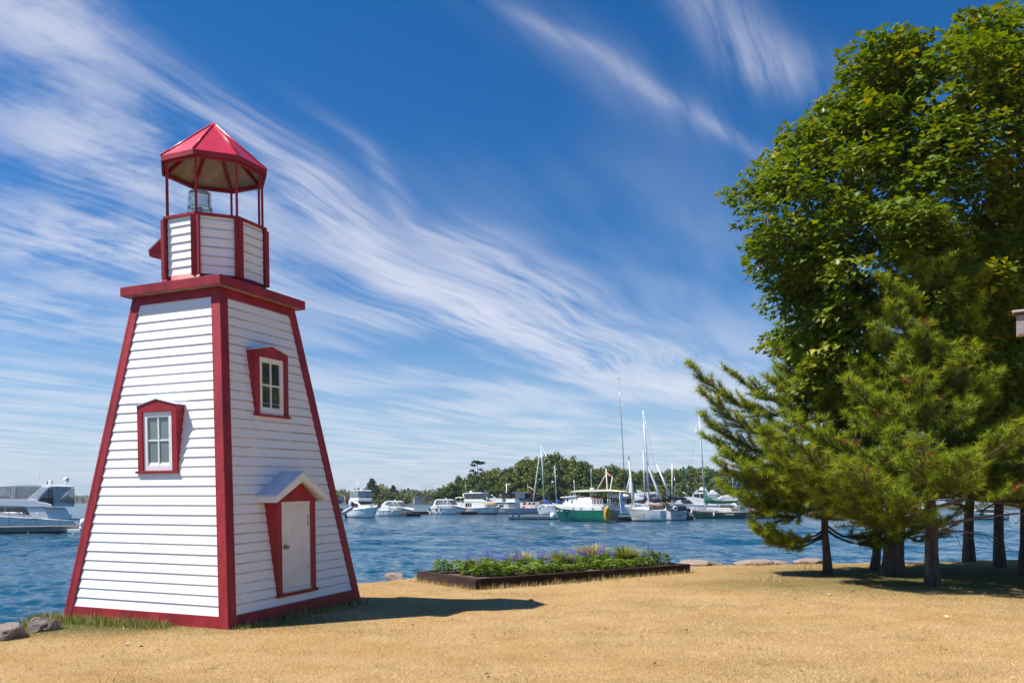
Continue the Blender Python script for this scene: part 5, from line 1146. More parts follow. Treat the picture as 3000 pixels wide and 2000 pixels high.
b.hull(b.q(900, 930)[0], b.q(1400, 905)[0], [b.q(900, 915), b.q(1400, 905)], 2.0, [GEL, TEALD, TEALD], stripe=.45)
b.solid('windscreen', [(905, 910), (900, 800), (930, 810), (1010, 900)], .8, CLEAR)
for k, (x, y, r_) in enumerate(((1752, 1075, .28), (1722, 1185, .22))):
    p = at(*Z8(x, y), 66); o = MB().lathe([(.0, -r_ * 1.3), (r_, -r_), (r_ * 1.05, 0), (r_, r_), (.0, r_ * 1.3)], 12).build('dock_fender', GEL); o.location = p; tag(o, ('white bollard fender at the dock end touching the lighthouse outline', 'lower white fender at the dock end by the lighthouse')[k], 'fender')
p = at(*Z8(1700, 1240), 66.5); o = MB().box(-.9, 1.6, -.5, .5, -.16, .14).build('swim_raft', GEL, None, bevel=.04); o.location = p; tag(o, 'flat white float just above the water at the dock end', 'float')

# ---- cruisers right of the lighthouse
b = Boat('sedan_cruiser', 'white flybridge cruiser with clear canopy seen bow-on beside the islet', 'motorboat', 1044, 1515.6, -52, 1.5, zoom=Z1)
k = b.k
def P(x, z): return (x, z)
b.hull(-4.2, 4.6, [(-4.2, 1.1), (0, 1.35), (4.6, 1.85)], 3.5, [GEL, BOTTOM, BOTTOM], rail=GELW, bow_wl=3.6); b.bow_rail(9, .6)
b.solid('cabin', [(-2.6, 1.2), (2.6, 1.5), (1.8, 2.0), (.9, 2.15), (-.2, 2.75), (-2.8, 2.8)], 1.35, GEL, raw=True)
MB().prism([(.95, 2.2), (.0, 2.68), (-.1, 2.55), (.7, 2.15)], -1.2, 1.2).build('windshield', DGLASS, b.o)
for sg in (1, -1): MB().prism([(.3, 1.75), (.3, 2.35), (-2.2, 2.5), (-2.2, 1.75)], sg * 1.34, sg * 1.38).build('window', DGLASS, b.o)
b.solid('flybridge', [(-2.9, 2.82), (.3, 2.82), (.5, 3.3), (-.2, 3.35), (-2.9, 3.3)], 1.3, GEL, raw=True)
b.solid('canopy_top', [(-2.9, 4.55), (.1, 4.55), (-.1, 4.68), (-2.6, 4.7)], 1.3, GEL, raw=True)
MB().prism([(.2, 3.3), (0, 4.54), (-.03, 4.54), (.15, 3.3)], -1.25, 1.25).build('front_curtain', CLEAR, b.o)
for sg in (1, -1): MB().prism([(.15, 3.3), (-.03, 4.54), (-2.7, 4.54), (-2.8, 3.3)], sg * 1.24, sg * 1.26).build('side_curtain', CLEAR, b.o)
for x, y in ((0, 1.27), (0, -1.27), (-1.4, 1.27), (-1.4, -1.27), (-2.75, 1.27), (-2.75, -1.27)): b.tube('canopy_post', [(x, y, 3.3), (x - .05, y, 4.6)], .03, GEL, raw=True)
b.tube('antenna', [(-1.8, .9, 4.7), (-1.9, .9, 6.6)], .015, GEL, raw=True); b.tube('antenna', [(-.6, -.9, 4.7), (-.7, -.9, 6.2)], .015, GEL, raw=True); MB().lathe([(0, .14), (.18, .1), (.2, 0), (.1, -.06)], 12, (-1.2, 0, 4.78)).build('radar_dome', GEL, b.o)
MB().box(3.05, 3.1, -.55, .1, 1.75, 2.3).build('hatch_cover', GELW, b.o)
b = Boat('covered_motorboat', 'white motorboat with royal blue canvas half hidden by the lighthouse wall', 'motorboat', 985, 1513, 10, 1.4, Y=139, zoom=Z1)
b.hull(-6.0, 1.2, [(-6, 1.2), (-2, 1.3), (1.2, 1.6)], 3.2, rail=GELW); b.solid('cabin', [(-5, 1.2), (.2, 1.3), (-.6, 2.3), (-4.8, 2.5)], 1.3, GEL, raw=True); b.solid('canvas_cover', [(-4.6, 2.5), (.9, 2.4), (1.1, 2.75), (.4, 3.15), (-4.2, 3.4)], 1.3, BLUEC, raw=True)
b.tube('mast', [(-3.8 + .0, 0, 2.4), (-3.9, 0, (1513 - 1247) * b.k)], .05, pm('grey mast', (.35, .36, .38), .5), raw=True)
b = Boat('inflatable_dinghy', 'grey inflatable dinghy tipped up on davits with blue-covered outboard', 'dinghy', 1020, 1513, 20, .4, Y=128, zoom=Z1)
mb = MB(); q = [b.q(*p) for p in ((265, 760), (330, 720), (400, 672), (455, 640), (478, 625))]
for y in (.0, .95): mb.tube([(x, y, z) for x, z in q], [.25, .27, .27, .26, .16], 10)
mb.build('tube', GREYR, b.o); MB().prism(b.Q([(275, 775), (450, 660), (440, 640), (270, 745)]), .1, .85).build('floor', GELW, b.o)
MB().prism(b.Q([(190, 655), (265, 645), (272, 700), (200, 712)]), -.05, .45).build('outboard_cover', BLUEC, b.o, bevel=.05); MB().prism(b.Q([(300, 790), (350, 770), (368, 865), (325, 872)]), .1, .5).build('outboard_leg', BLUEC, b.o, bevel=.04)
MB().prism(b.Q([(205, 715), (300, 720), (310, 830), (215, 850)]), .15, .8).build('davit', STEEL, b.o)
def flag(px, py, Y, label, w=1.5, h=.75):
    p = at(px, py, Y); o = empty('flag', p, .1, label, 'flag'); MB().tube([(0, 0, -2.2), (-.35, 0, .9)], .025, 5).build('staff', ALU, o)
    for i, m in enumerate((REDP, GEL, REDP)):
        x0, x1 = (0, .28, .72, 1.0)[i] * w, (0, .28, .72, 1.0)[i + 1] * w; n = 5; vs = []
        for j in range(n + 1): u = x0 + (x1 - x0) * j / n; vs += [(u * .8, .12 * math.sin(u * 5), .5 - u * .45), (u * .8 - .12, .12 * math.sin(u * 5 + .4), .5 - h - u * .45)]
        MB().add(vs, [(2 * j, 2 * j + 1, 2 * j + 3, 2 * j + 2) for j in range(n)]).build('stripe', m, o, fix=False)
    return o
flag(1015.5, 1469, 131, 'red and white flag drooping at the stern of the bow-on cruiser')

def express(name, label, px0, pyw, zm, pts, head=-30):
    b = Boat(name, label, 'motorboat', px0, pyw, head, 1.4, zoom=zm); S = pts; st, bw = b.q(*S['stern']), b.q(*S['bow'])
    b.hull(st[0], bw[0], [st] + [b.q(*p) for p in S['sheer']] + [bw], 2.9, [GEL, pm('grey boot line', (.25, .26, .28), .5), BLACKB], rail=pm('dark rub strake', (.12, .12, .13), .5), bow_wl=b.q(*S['bow_wl'])[0], p=2.0, flare=1.3)
    b.solid('swim_platform', [(S['stern'][0] - 60, S['plat'] - 10), (S['stern'][0] + 10, S['plat'] - 10), (S['stern'][0] + 10, S['plat'] + 12), (S['stern'][0] - 60, S['plat'] + 12)], 1.1, GELW)
    b.solid('foredeck', S['deck'], [1.25] * (len(S['deck']) - 1) + [.35], GEL, bevel=.06); b.solid('cockpit_side', S['side'], 1.28, GEL)
    b.pane(S['screen'], 1.05, CLEAR, 'windscreen'); MB().prism(b.Q(S['screen']), -1.0, 1.0).build('cabin_shade', pm('dim cockpit', (.10, .10, .11), .7), b.o)
    for w in S['windows']: b.pane(w, 1.10, DGLASS, 'window')
    b.solid('arch', S['arch'], 1.2, GEL, bevel=.02); b.solid('canopy_top', S['top'], 1.15, GEL)
    b.pane(S['curtain'], 1.15, MESH_, 'aft_curtain')
    for f in S['frames']: b.tube('screen_frame', [(x, y, 1.12 * b.near) for x, y in f], .035, GEL)
    c = b.q(*S['radar']); MB().lathe([(0, .12), (.15, .1), (.18, 0), (.1, -.1), (.08, -.2)], 12, (c[0], 0, c[1])).build('radar_dome', GEL, b.o)
    for x, y in S['ports']: c = b.q(x, y); yy = float(np.interp(c[0], [r[0] for r in b.ring], [r[1] for r in b.ring])); MB().tube([(c[0], b.near * yy * .90, c[1]), (c[0], b.near * (yy + .01), c[1])], .09, 10).build('porthole', DGLASS, b.o)
    b.bow_rail(9, .5); return b
b = express('express_cruiser', 'white express cruiser with rounded arch in front of the islet', 1140, 1511, Z1, dict(stern=(930, 700), bow=(1710, 690), sheer=[(1000, 715), (1300, 700), (1550, 690)], bow_wl=(1640, 800), plat=790, deck=[(1010, 725), (1060, 640), (1250, 615), (1480, 610), (1640, 660), (1700, 688)],
    side=[(950, 720), (985, 670), (1050, 625), (1150, 580), (1230, 600), (1230, 720)], screen=[(1090, 625), (1190, 505), (1370, 500), (1510, 615), (1300, 622)], windows=[[(1105, 620), (1150, 590), (1200, 590), (1225, 615)]], arch=[(1035, 640), (1060, 560), (1130, 505), (1180, 490), (1210, 500), (1140, 560), (1080, 645)], top=[(1130, 505), (1180, 488), (1360, 490), (1400, 515), (1190, 512)], curtain=[(1035, 640), (1048, 535), (1110, 520), (1060, 640)],
    frames=[[(1195, 505), (1200, 600)], [(1290, 500), (1390, 612)], [(1370, 500), (1510, 615)]], radar=(1278, 482), ports=[(1115, 738), (1205, 725), (1300, 715), (1410, 708)])); b.fender(b.q(1338, 0)[0], .75)
b = express('express_cruiser', 'white express cruiser with black fenders moored before the headland', 1290, 1505.6, Z2, dict(stern=(85, 580), bow=(800, 575), sheer=[(200, 580), (450, 578)], bow_wl=(700, 690), plat=640, deck=[(150, 585), (170, 530), (330, 510), (560, 512), (700, 548), (790, 572)],
    side=[(90, 590), (120, 550), (180, 510), (250, 515), (250, 590)], screen=[(215, 500), (265, 430), (300, 418), (480, 420), (550, 510), (400, 515)], windows=[[(225, 500), (260, 440), (285, 440), (280, 480)]], arch=[(165, 520), (195, 430), (250, 400), (285, 405), (235, 445), (205, 520)], top=[(215, 425), (250, 400), (430, 402), (490, 422), (270, 425)], curtain=[(140, 540), (140, 445), (200, 430), (180, 530)],
    frames=[[(290, 425), (250, 500)], [(375, 420), (390, 505)], [(440, 422), (500, 505)], [(270, 480), (300, 515)], [(430, 470), (480, 510)]], radar=(368, 390), ports=[(560, 585), (395, 590)]))
for x in (105, 250, 347): b.fender(b.q(x, 0)[0], .95, BLACKC, .14, .5)
b = Boat('flybridge_cruiser', 'white flybridge cruiser with dark wraparound canopy and aft bimini', 'motorboat', 1395, 1505.6, -29, 1.7, zoom=Z2)
b.hull(b.q(600, 600)[0], b.q(1420, 545)[0], [b.q(600, 590), b.q(1000, 570), b.q(1420, 545)], 3.6, [GEL, BOTTOM, BOTTOM], stripe=.26, rail=GELW, bow_wl=b.q(1335, 680)[0], flare=1.3); b.bow_rail(10, .6)
b.solid('cabin', [(735, 580), (745, 500), (780, 440), (840, 405), (1120, 405), (1215, 470), (1225, 560)], 1.5, GEL, bevel=.06)
for x0, x1 in ((785, 830), (840, 868), (880, 908)): b.pane([(x0, 545), (x0 + (12 if x0 == 785 else 0), 478), (x1, 472), (x1, 552)], 1.51)
b.solid('flybridge', [(770, 402), (1110, 402), (1140, 430), (1190, 460), (800, 455), (760, 440)], 1.55, GEL); b.solid('flybridge_coaming', [(760, 400), (790, 365), (1105, 370), (1112, 402)], 1.4, GELW)
b.pane([(755, 300), (1105, 290), (1115, 365), (1090, 400), (800, 402)], 1.42, DGLASS, 'side_curtain'); b.front([(-1.4, b.q(0, 400)[1]), (1.4, b.q(0, 400)[1]), (1.35, b.q(0, 290)[1]), (-1.35, b.q(0, 290)[1])], b.q(1112, 0)[0], DGLASS, 'front_curtain')
b.solid('canopy_top', [(735, 300), (760, 282), (950, 270), (1105, 270), (1115, 292), (800, 298)], 1.5, GEL); b.solid('aft_bimini', [(590, 362), (770, 355), (775, 368), (590, 378)], 1.4, GEL)
for x in (597, 683): b.tube('bimini_post', [(x, 375, 1.35 * b.near), (x, 480, 1.35 * b.near)], .03, STEEL)
b.solid('aft_coaming', [(580, 520), (580, 465), (715, 465), (735, 520)], 1.45, GEL); c = b.q(825, 255); MB().lathe([(0, .2), (.28, .16), (.3, -.1), (.12, -.2)], 12, (c[0], 0, c[1])).build('radar_dome', GEL, b.o); b.tube('antenna', [(740, 300), (715, 95)], .025, GEL); b.tube('arch_leg', [(735, 300, 1.5 * b.near), (790, 400, 1.5 * b.near)], .09, GEL)
for k, y in enumerate((478, 498, 515)):
    p = at(*Z2(1288, y), 170); o = MB().tube([(-1.6, 0, 0), (-1.0, 0, -.05), (0, 0, -.08), (1.0, 0, -.05), (1.6, 0, .0)], [.04, .17, .2, .17, .04], 8).build('kayak', YELLOW if k != 1 else CREAM); o.location = p; o.rotation_euler = (0, 0, -.2); tag(o, ('topmost yellow kayak racked on the dock behind the cruiser bow', 'cream kayak between the two yellow ones on the rack', 'lowest yellow kayak racked on the dock behind the cruiser bow')[k], 'kayak')
o = empty('kayak_rack', at(*Z2(1288, 560), 170.4), -.2, 'steel rack holding three kayaks on the dock', 'rack')
for x in (-.9, .9): MB().tube([(x, .3, -1.2), (x, .3, 2.3)], .05, 6).build('upright', STEEL, o)
for z in (1.28, 1.8, 2.3): MB().box(-1.1, 1.1, .22, .38, z - .3, z - .24).build('shelf', STEEL, o)

b = Boat('houseboat', 'boxy white cabin houseboat with upper deck and arched window', 'houseboat', 1490, 1504.6, -22, 1.8, zoom=Z2)
b.hull(b.q(1345, 570)[0], b.q(1895, 575)[0], [b.q(1345, 575), b.q(1895, 572)], 3.8, [GELW, BLACKB, BLACKB], rail=GELW, tr=.95, p=3.0, bow_wl=b.q(1860, 0)[0])
b.solid('cabin', [(1375, 575), (1385, 462), (1740, 462), (1745, 575)], 1.6, GELW); b.solid('roof', [(1330, 465), (1330, 452), (1780, 452), (1780, 465)], 1.75, GEL); b.solid('deck_box', [(1238, 455), (1255, 382), (1500, 392), (1490, 455)], 1.5, GEL); b.solid('upper_cabin', [(1565, 452), (1565, 395), (1730, 392), (1745, 452)], 1.4, GEL)
w = b.solid('window_frame', [(1440, 560), (1440, 510), (1460, 498), (1510, 498), (1530, 510), (1530, 560)], 1.63, GEL)
for x0 in (1447, 1488):
    for y0, y1 in ((503, 526), (531, 556)): b.pane([(x0, y0), (x0 + 36, y0), (x0 + 36, y1), (x0, y1)], 1.635, DGLASS, 'pane', w)
b.pane([(1630, 475), (1740, 475), (1740, 570), (1630, 570)], 1.6, pm('grey curtain', (.2, .2, .22), .8), 'window'); b.pane([(1568, 470), (1610, 470), (1608, 570), (1568, 570)], 1.6, GELW, 'panel')
b.solid('canopy', [(1380, 296), (1400, 282), (1640, 282), (1660, 296)], 1.5, BLACKC); b.pane([(1385, 296), (1655, 296), (1655, 380), (1385, 380)], 1.4, MESH_, 'side_curtain')
for x in (1445, 1470): b.tube('rail_post', [(x, 390, 1.4 * b.near), (x + 15, 300, 1.4 * b.near)], .05, GEL)
b.tube('davit', [(1290, 365), (1240, 310)], .07, GEL)
b = Boat('wooden_mast_trawler', 'white and lilac trawler with blue clear canopy and brown wooden mast', 'trawler', 1545, 1503, -33, 1.7, zoom=Z2)
b.hull(b.q(1660, 570)[0], b.q(2245, 575)[0], [b.q(1660, 560), b.q(2000, 575), b.q(2245, 570)], 3.6, [pm('lilac grey hull', (.52, .50, .56), .4), BLACKB, BLACKB], rail=TEAK, bow_wl=b.q(2215, 0)[0])
b.solid('wheelhouse', [(1660, 560), (1665, 455), (1880, 452), (1890, 480), (1890, 560)], 1.4, GELW); b.solid('trunk_cabin', [(1880, 575), (1890, 470), (1960, 455), (2090, 455), (2140, 520), (2140, 575)], 1.2, pm('pale pink paint', (.66, .55, .54), .5))
for x in (1895, 1985, 2060): b.pane([(x, 500), (x + 10, 468), (x + 55, 468), (x + 60, 500)], 1.21)
b.pane([(1790, 410), (2040, 410), (2040, 450), (1790, 450)], 1.2, DGLASS, 'window'); b.solid('pilot_roof', [(1780, 410), (1790, 385), (2050, 385), (2060, 410)], 1.3, NAVY)
b.solid('canopy', [(1660, 285), (1700, 265), (1900, 265), (1935, 285)], 1.4, pm('blue vinyl', (.10, .14, .19), .3)); b.pane([(1665, 285), (1930, 285), (1930, 382), (1665, 382)], 1.35, pm('smoky blue vinyl', (.09, .13, .17), .15, .3, 2, alpha=.85), 'side_curtain')
b.tube('mast', [(1940, 450), (1925, 120)], .11, TEAK); b.tube('boom', [(1955, 165), (2060, 240)], .05, GEL); b.tube('boom', [(1950, 390), (2060, 280)], .06, TEAK)
for k, (x, y) in enumerate(((1745, 415), (1755, 450), (1790, 500), (1795, 545), (1920, 555))): c = b.q(x, y); MB().lathe([(0, -.5), (.28, -.4), (.32, 0), (.26, .4), (0, .5)], 9, (c[0], b.near * 1.75, c[1])).build('life_jacket', ORANGE if k in (1, 2, 3) else PINK, b.o)
dock('floating_dock', 'pale floating dock in front of the green trawler bow', onw(1492, 1521), onw(1640, 1520.5), 1.6, .55, pm('bleached dock board', (.55, .52, .45), .8, .15, 2), DWOOD, boards=3)
for k, px in enumerate((1503, 1521)):
    p = at(px, 1508, 121.5); o = empty('dock_cleat', p, 0, ('left', 'right')[k] + 'most of two blue cleats on the pale floating dock', 'cleat', 'blue dock cleats'); MB().tube([(-.3, 0, .12), (.3, 0, .12)], .07, 8).build('horn', BLUEC, o); MB().box(-.12, .12, -.1, .1, -.35, .1).build('foot', BLUEC, o)
for k, (a, c, w, lb) in enumerate(((onw(1080, 1509), onw(1105, 1508), 2.5, 'dark dock under the bow-on cruiser stern'), (onw(1190, 1512), onw(1235, 1511.5), 2.2, 'dark dock end between the two express cruisers'), (onw(1232, 1506), onw(1258, 1505), 2.0, 'brown dock walkway behind the fendered express cruiser'), (onw(1350, 1507), onw(1400, 1506.6), 2.0, 'dark red dock under the flybridge cruiser'), (onw(1995, 1523), onw(2034, 1522), 1.6, 'dark dock beside the green sailboat bow'), (onw(2190, 1519), onw(2275, 1517), 1.6, 'low dock carrying the red kayak'), (onw(1812, 1526), onw(1868, 1525), 2.4, 'black dock behind the trawler stern'))):
    dock('floating_dock', lb, a, c, w, .62, pm('brown dock board', (.14, .09, .075), .85, .3, 2), BLACKB, boards=2)
o = empty('dock_lamp', at(1484, 1470, 178), 0, 'white lamp post standing behind the houseboat', 'lamp post'); H = (1470 - 1416) * 178 / F; MB().tube([(0, 0, -2), (0, 0, H)], .09, 7).build('post', GEL, o); MB().tube([(0, 0, H - .3), (.5, 0, H - .2)], .05, 6).build('arm', GEL, o); MB().lathe([(.05, .25), (.22, .1), (.24, 0), (.0, -.02)], 10, (.55, 0, H - .3)).build('lamp_head', GEL, o)

# ---- the green trawler
b = Boat('green_trawler', 'green-hulled trawler yacht with white deckhouse and cream awning', 'trawler', 1773, 1529, 139, 1.75, zoom=Z3)
q = b.q
b.hull(q(1525, 1100)[0], q(300, 950)[0], [q(1525, 1108), q(1000, 1105), q(640, 1075), q(440, 1030), q(300, 955)], 3.5, [TEAL, BLACKB, BLACKB], rail=None, bow_wl=q(455, 1320)[0], stripe=.10, tr=.88)
b.solid('bulwark', [(1440, 1105), (1440, 1025), (640, 1000), (640, 1078), (900, 1102)], 1.66, GELW)
mb = MB()
for sg in (1, -1):
    R = [r for r in b.ring if r[0] > q(640, 0)[0]]; mb.add([(x, sg * (y - .02), z - .02) for x, y, z in R] + [(x, sg * (y - .02), z + (.32 if i < len(R) - 2 else .1)) for i, (x, y, z) in enumerate(R)], [(i, i + 1, len(R) + i + 1, len(R) + i) for i in range(len(R) - 1)])
mb.build('bow_bulwark', CREAM, b.o, fix=False)
w = b.solid('wheelhouse', [(645, 1020), (625, 835), (640, 815), (905, 800), (905, 1020)], 1.25, GEL); b.solid('wheelhouse_roof', [(590, 830), (610, 815), (910, 785), (930, 800), (620, 838)], 1.45, GEL)
b.pane([(630, 840), (680, 842), (675, 930), (645, 930)], 1.26, parent=w); b.pane([(715, 850), (748, 848), (745, 910), (718, 912)], 1.26, parent=w); b.pane([(800, 858), (838, 856), (838, 945), (802, 945)], 1.26, CLEAR, 'door_window', w); b.pane([(812, 920), (832, 920), (832, 945), (812, 945)], 1.28, DGLASS, 'door_handle_recess', w)
b.front([(-1.0, q(0, 930)[1]), (-.1, q(0, 930)[1]), (-.1, q(0, 845)[1]), (-1.0, q(0, 845)[1])], q(633, 0)[0]); b.front([(1.0, q(0, 930)[1]), (.1, q(0, 930)[1]), (.1, q(0, 845)[1]), (1.0, q(0, 845)[1])], q(633, 0)[0])
b.solid('saloon', [(905, 1025), (905, 830), (1215, 822), (1215, 1025)], 1.2, GEL); b.solid('aft_cabin', [(1215, 1030), (1215, 960), (1450, 960), (1450, 1030)], 1.3, GELW)
b.solid('awning', [(780, 710), (900, 678), (1090, 662), (1430, 662), (1600, 685), (1710, 708), (1600, 700), (1300, 706), (1000, 706)], 1.5, AWN, bevel=0)
for x in (790, 858, 980, 1190, 1310, 1540): b.tube('awning_post', [(x, 706, 1.3 * b.near), (x, 800, 1.3 * b.near)], .03, GEL)
f0, f1 = q(1120, 785), q(1120, 622); MB().lathe([(.28, f0[1]), (.28, f1[1] - .1), (.31, f1[1] - .1), (.31, f1[1]), (.2, f1[1])], 12, (f0[0], 0, 0)).build('funnel', GEL, b.o)
for k, pts in enumerate(([(920, 790), (1050, 825), (1080, 790)], [(1205, 800), (1260, 835), (1340, 850), (1410, 825), (1410, 845), (1300, 862), (1205, 860)])): b.solid('brown_canvas', pts, 1.25, pm('brown canvas', (.20, .09, .05), .9), bevel=0)
b.tube('mast', [(1435, 1000), (1392, 215)], [.11, .07], CREAM); b.tube('gin_pole', [(1455, 825), (1515, 385)], [.09, .07], CREAM); b.tube('derrick', [(1210, 665), (1388, 345)], .045, CREAM); b.tube('boom_stay', [(1125, 810), (1210, 665)], .03, CREAM); b.tube('tackle', [(1400, 300), (1460, 360), (1515, 390)], [.10, .12, .05], PINK); b.tube('radio_whip', [(775, 790), (750, 440)], .03, GEL); b.tube('radio_whip', [(1105, 620), (1095, 190)], .025, GEL)
b.tube('furled_sail', [(1470, 795), (1700, 800), (1830, 812)], [.30, .33, .28], CREAM)
mb = MB()
for y in (870, 920, 965):
    a, c = q(905 if y == 870 else 1215, y), q(1450, y)
    for sg in (1, -1): mb.tube([(a[0], sg * 1.5, a[1]), (c[0], sg * 1.5, c[1])], .022, 5)
for x in range(1215, 1460, 58):
    a, c = q(x, 870), q(x, 1025)
    for sg in (1, -1): mb.tube([(a[0], sg * 1.5, a[1]), (c[0], sg * 1.5, c[1])], .022, 5)
mb.build('deck_rail', GEL, b.o)
for x in (1235, 1290, 1340, 1395): b.pane([(x, 895), (x + 26, 895), (x + 26, 945), (x, 945)], 1.1, DGLASS, 'deck_locker')
for x in (885, 1040, 1280): b.pane([(x - 14, 1056), (x + 14, 1056), (x + 14, 1082), (x - 14, 1082)], 1.67, DGLASS, 'port_light')
for x, y in ((492, 1115), (600, 1118), (735, 1126)): c = q(x, y); yy = float(np.interp(c[0], [r[0] for r in b.ring[::-1]] if b.ring[0][0] > b.ring[-1][0] else [r[0] for r in b.ring], [r[1] for r in b.ring[::-1]] if b.ring[0][0] > b.ring[-1][0] else [r[1] for r in b.ring])); MB().box(c[0] - .14, c[0] + .14, b.near * yy * .9 - .05, b.near * yy * .9 + .12, c[1] - .06, c[1] + .06).build('hawse_fitting', GEL, b.o)
# transom side: upper aft rail house seen across the stern
xs = q(1525, 0)[0]
MB().box(xs - .3, xs - .02, -1.55, 1.55, q(0, 1080)[1], q(0, 1005)[1]).build('transom_bulwark', GELW, b.o); 
mb = MB(); zt, zb_ = q(0, 870)[1], q(0, 1005)[1]
for i in range(6): y = -1.5 + 3.0 * i / 5; mb.tube([(xs - .15, y, zb_), (xs - .15, y, zt)], .025, 5)
for z in (zt, (zt + zb_) / 2): mb.tube([(xs - .15, -1.5, z), (xs - .15, 1.5, z)], .025, 5)
mb.build('stern_rail', GEL, b.o)
MB().torus((xs - .25, 1.0 * b.near * -1, q(0, 950)[1]), .36, .10, 'x', 18, 8).build('lifebuoy', ORANGE, b.o); MB().box(xs - 1.6, xs - .1, -1.5, 1.5, -.1, .25).build('swim_platform', BLACKB, b.o)
MB().lathe([(0, -.45), (.34, -.28), (.42, .05), (.30, .36), (.06, .5)], 14, (q(400, 0)[0], b.near * 1.0, q(0, 1235)[1])).build('bow_fender', GEL, b.o)
o = empty('inflatable_boat', at(*Z3(1560, 1180), 103.5), R_(20), 'yellow inflatable boat stood on end at the trawler stern', 'dinghy'); k_ = 103.5 / F / 7.127
mb = MB(); R0 = [(math.cos(a) * 36 * k_, math.sin(a) * 128 * k_) for a in np.linspace(0, 2 * math.pi, 26)]; mb.tube([(x, 0, z) for x, z in R0], .24, 9, caps=False); mb.build('tube', YELLOW, o); MB().prism([(x * .8, z * .85) for x, z in R0[:-1]], -.04, .04).build('floor', YELLOW, o)
o = empty('paddle_board', at(*Z3(1850, 1160), 104), R_(28), 'tall white board stood upright behind the trawler stern', 'paddle board'); k_ = 104 / F / 7.127
MB().prism([(x * k_ * 1.15, -z * k_) for x, z in ((15, 10), (45, 5), (75, -150), (70, -300), (30, -400), (-15, -440), (-30, -420), (-35, -300), (-10, -100))], -.09, .09).build('board', pm('pale blue-white board', (.62, .65, .76), .4), o, bevel=.04); MB().box(.16, .42, -.13, -.092, 1.62, 1.82).build('emblem', NAVY, o)

# ---- sailboats
def sail_hull(b, st, bw, sh, beam, mats=None, stern_wl=None, bow_wl=None, cabin=None, cm=GEL, rail=None, tr=.62, **kw):
    b.hull(b.q(*st)[0], b.q(*bw)[0], [b.q(*p) for p in sh], beam, mats or [GEL, BLACKB, BLACKB], stern_wl=b.q(*stern_wl)[0] if stern_wl else None, bow_wl=b.q(*bow_wl)[0] if bow_wl else None, tr=tr, rail=rail, **kw)
    if cabin: b.solid('cabin', cabin, beam * .27, cm, bevel=.06)
def lifeline(b, h=.6, i0=0, i1=17):
    mb = MB(); R = b.ring[i0:i1]
    for sg in (1, -1):
        for hh in (h, h * .5): mb.tube([(x, sg * y * .95, z + hh) for x, y, z in R], .008, 4, caps=False)
        for x, y, z in R[::2]: mb.tube([(x, sg * y * .95, z), (x, sg * y * .95, z + h)], .014, 4)
    mb.build('lifeline', STEEL, b.o)
I_ = lambda x, y: (x, y)
b = Boat('sailboat', 'white sailboat with royal blue sail cover left of the green trawler', 'sailboat', 1592, 1501, 158, 1.4, Y=165)
sail_hull(b, (1660, 1484), (1560, 1482), [(1660, 1486), (1610, 1485), (1560, 1481)], 2.8, cabin=[(1640, 1487), (1640, 1478), (1585, 1476), (1572, 1486)])
for x in (1582, 1588): b.pane([(x, 1480), (x + 4, 1480), (x + 4, 1483), (x, 1483)], .77)
b.rig((1579, 1302), (1588, 1478), (.48, .76), fore=(1561, 1480), aft=(1658, 1482), r=.10); b.cover('sail_cover', [(1586, 1462), (1589, 1470), (1600, 1473), (1622, 1475)], [.22, .45, .32, .16], BLUEC); b.cover('furled_jib', [(1573, 1335), (1562, 1420), (1554, 1478)], [.05, .11, .14], ALU)
b = Boat('sailboat', 'small-masted sailboat with blue cover directly behind the trawler wheelhouse', 'sailboat', 1632, 1500, 175, 1.4, Y=160)
sail_hull(b, (1700, 1484), (1600, 1482), [(1700, 1484), (1600, 1480)], 2.8, cabin=[(1680, 1484), (1680, 1477), (1625, 1476), (1615, 1484)])
b.rig((1624.5, 1363), (1630, 1478), (.36,), fore=(1602, 1478), aft=(1698, 1482), r=.085); b.cover('sail_cover', [(1628, 1464), (1633, 1468), (1650, 1473)], [.18, .40, .16], BLUEC); c = b.q(1623, 1411); MB().lathe([(0, .2), (.25, .15), (.25, -.1), (0, -.2)], 10, (c[0] + .3, 0, c[1])).build('radar_dome', GEL, b.o)
b = Boat('sailboat', 'sailboat behind the trawler showing only a tall thin dark mast', 'sailboat', 1828, 1507, 178, 1.4, Y=172)
sail_hull(b, (1890, 1488), (1780, 1484), [(1890, 1487), (1780, 1482)], 3.0, cabin=[(1870, 1487), (1870, 1478), (1815, 1477), (1800, 1487)]); b.rig((1815, 1104), (1836, 1480), (.45, .7), r=.055, mat=pm('dark carbon spar', (.06, .06, .07), .5)); b.tube('wind_vane', [(1810, 1107), (1822, 1102)], .03, BLACKC)
b = Boat('sailboat', 'white-hulled sailboat with turquoise stripe right of the trawler stern', 'sailboat', 1938, 1528, 156, 1.6, zoom=Z4)
sail_hull(b, (1205, 1000), (260, 940), [(1205, 1005), (700, 985), (260, 945)], 3.3, [GEL, TEALB, TEALD], stern_wl=(1205, 1280), bow_wl=(420, 1280), cabin=[(900, 985), (880, 920), (560, 910), (430, 960)], stripe=.22, tr=.78)
b.rig((690, -1600), (850, 880), (.34, .63), r=.115, fore=None, aft=(1200, 980), shroud=1.5); b.tube('mizzen_mast', [(745, 880), (690, -550)], [.09, .06], ALU, n=7)
b.cover('furled_jib', [(1160, 820), (1000, 380), (860, -20), (720, -500)], [.16, .16, .15, .08], GEL); b.cover('sail_cover', [(490, 770), (700, 770), (760, 700), (730, 600)], [.14, .34, .30, .10], NAVY); b.cover('sail_cover', [(1240, 745), (960, 755), (870, 720), (862, 620)], [.16, .30, .34, .12], NAVY)
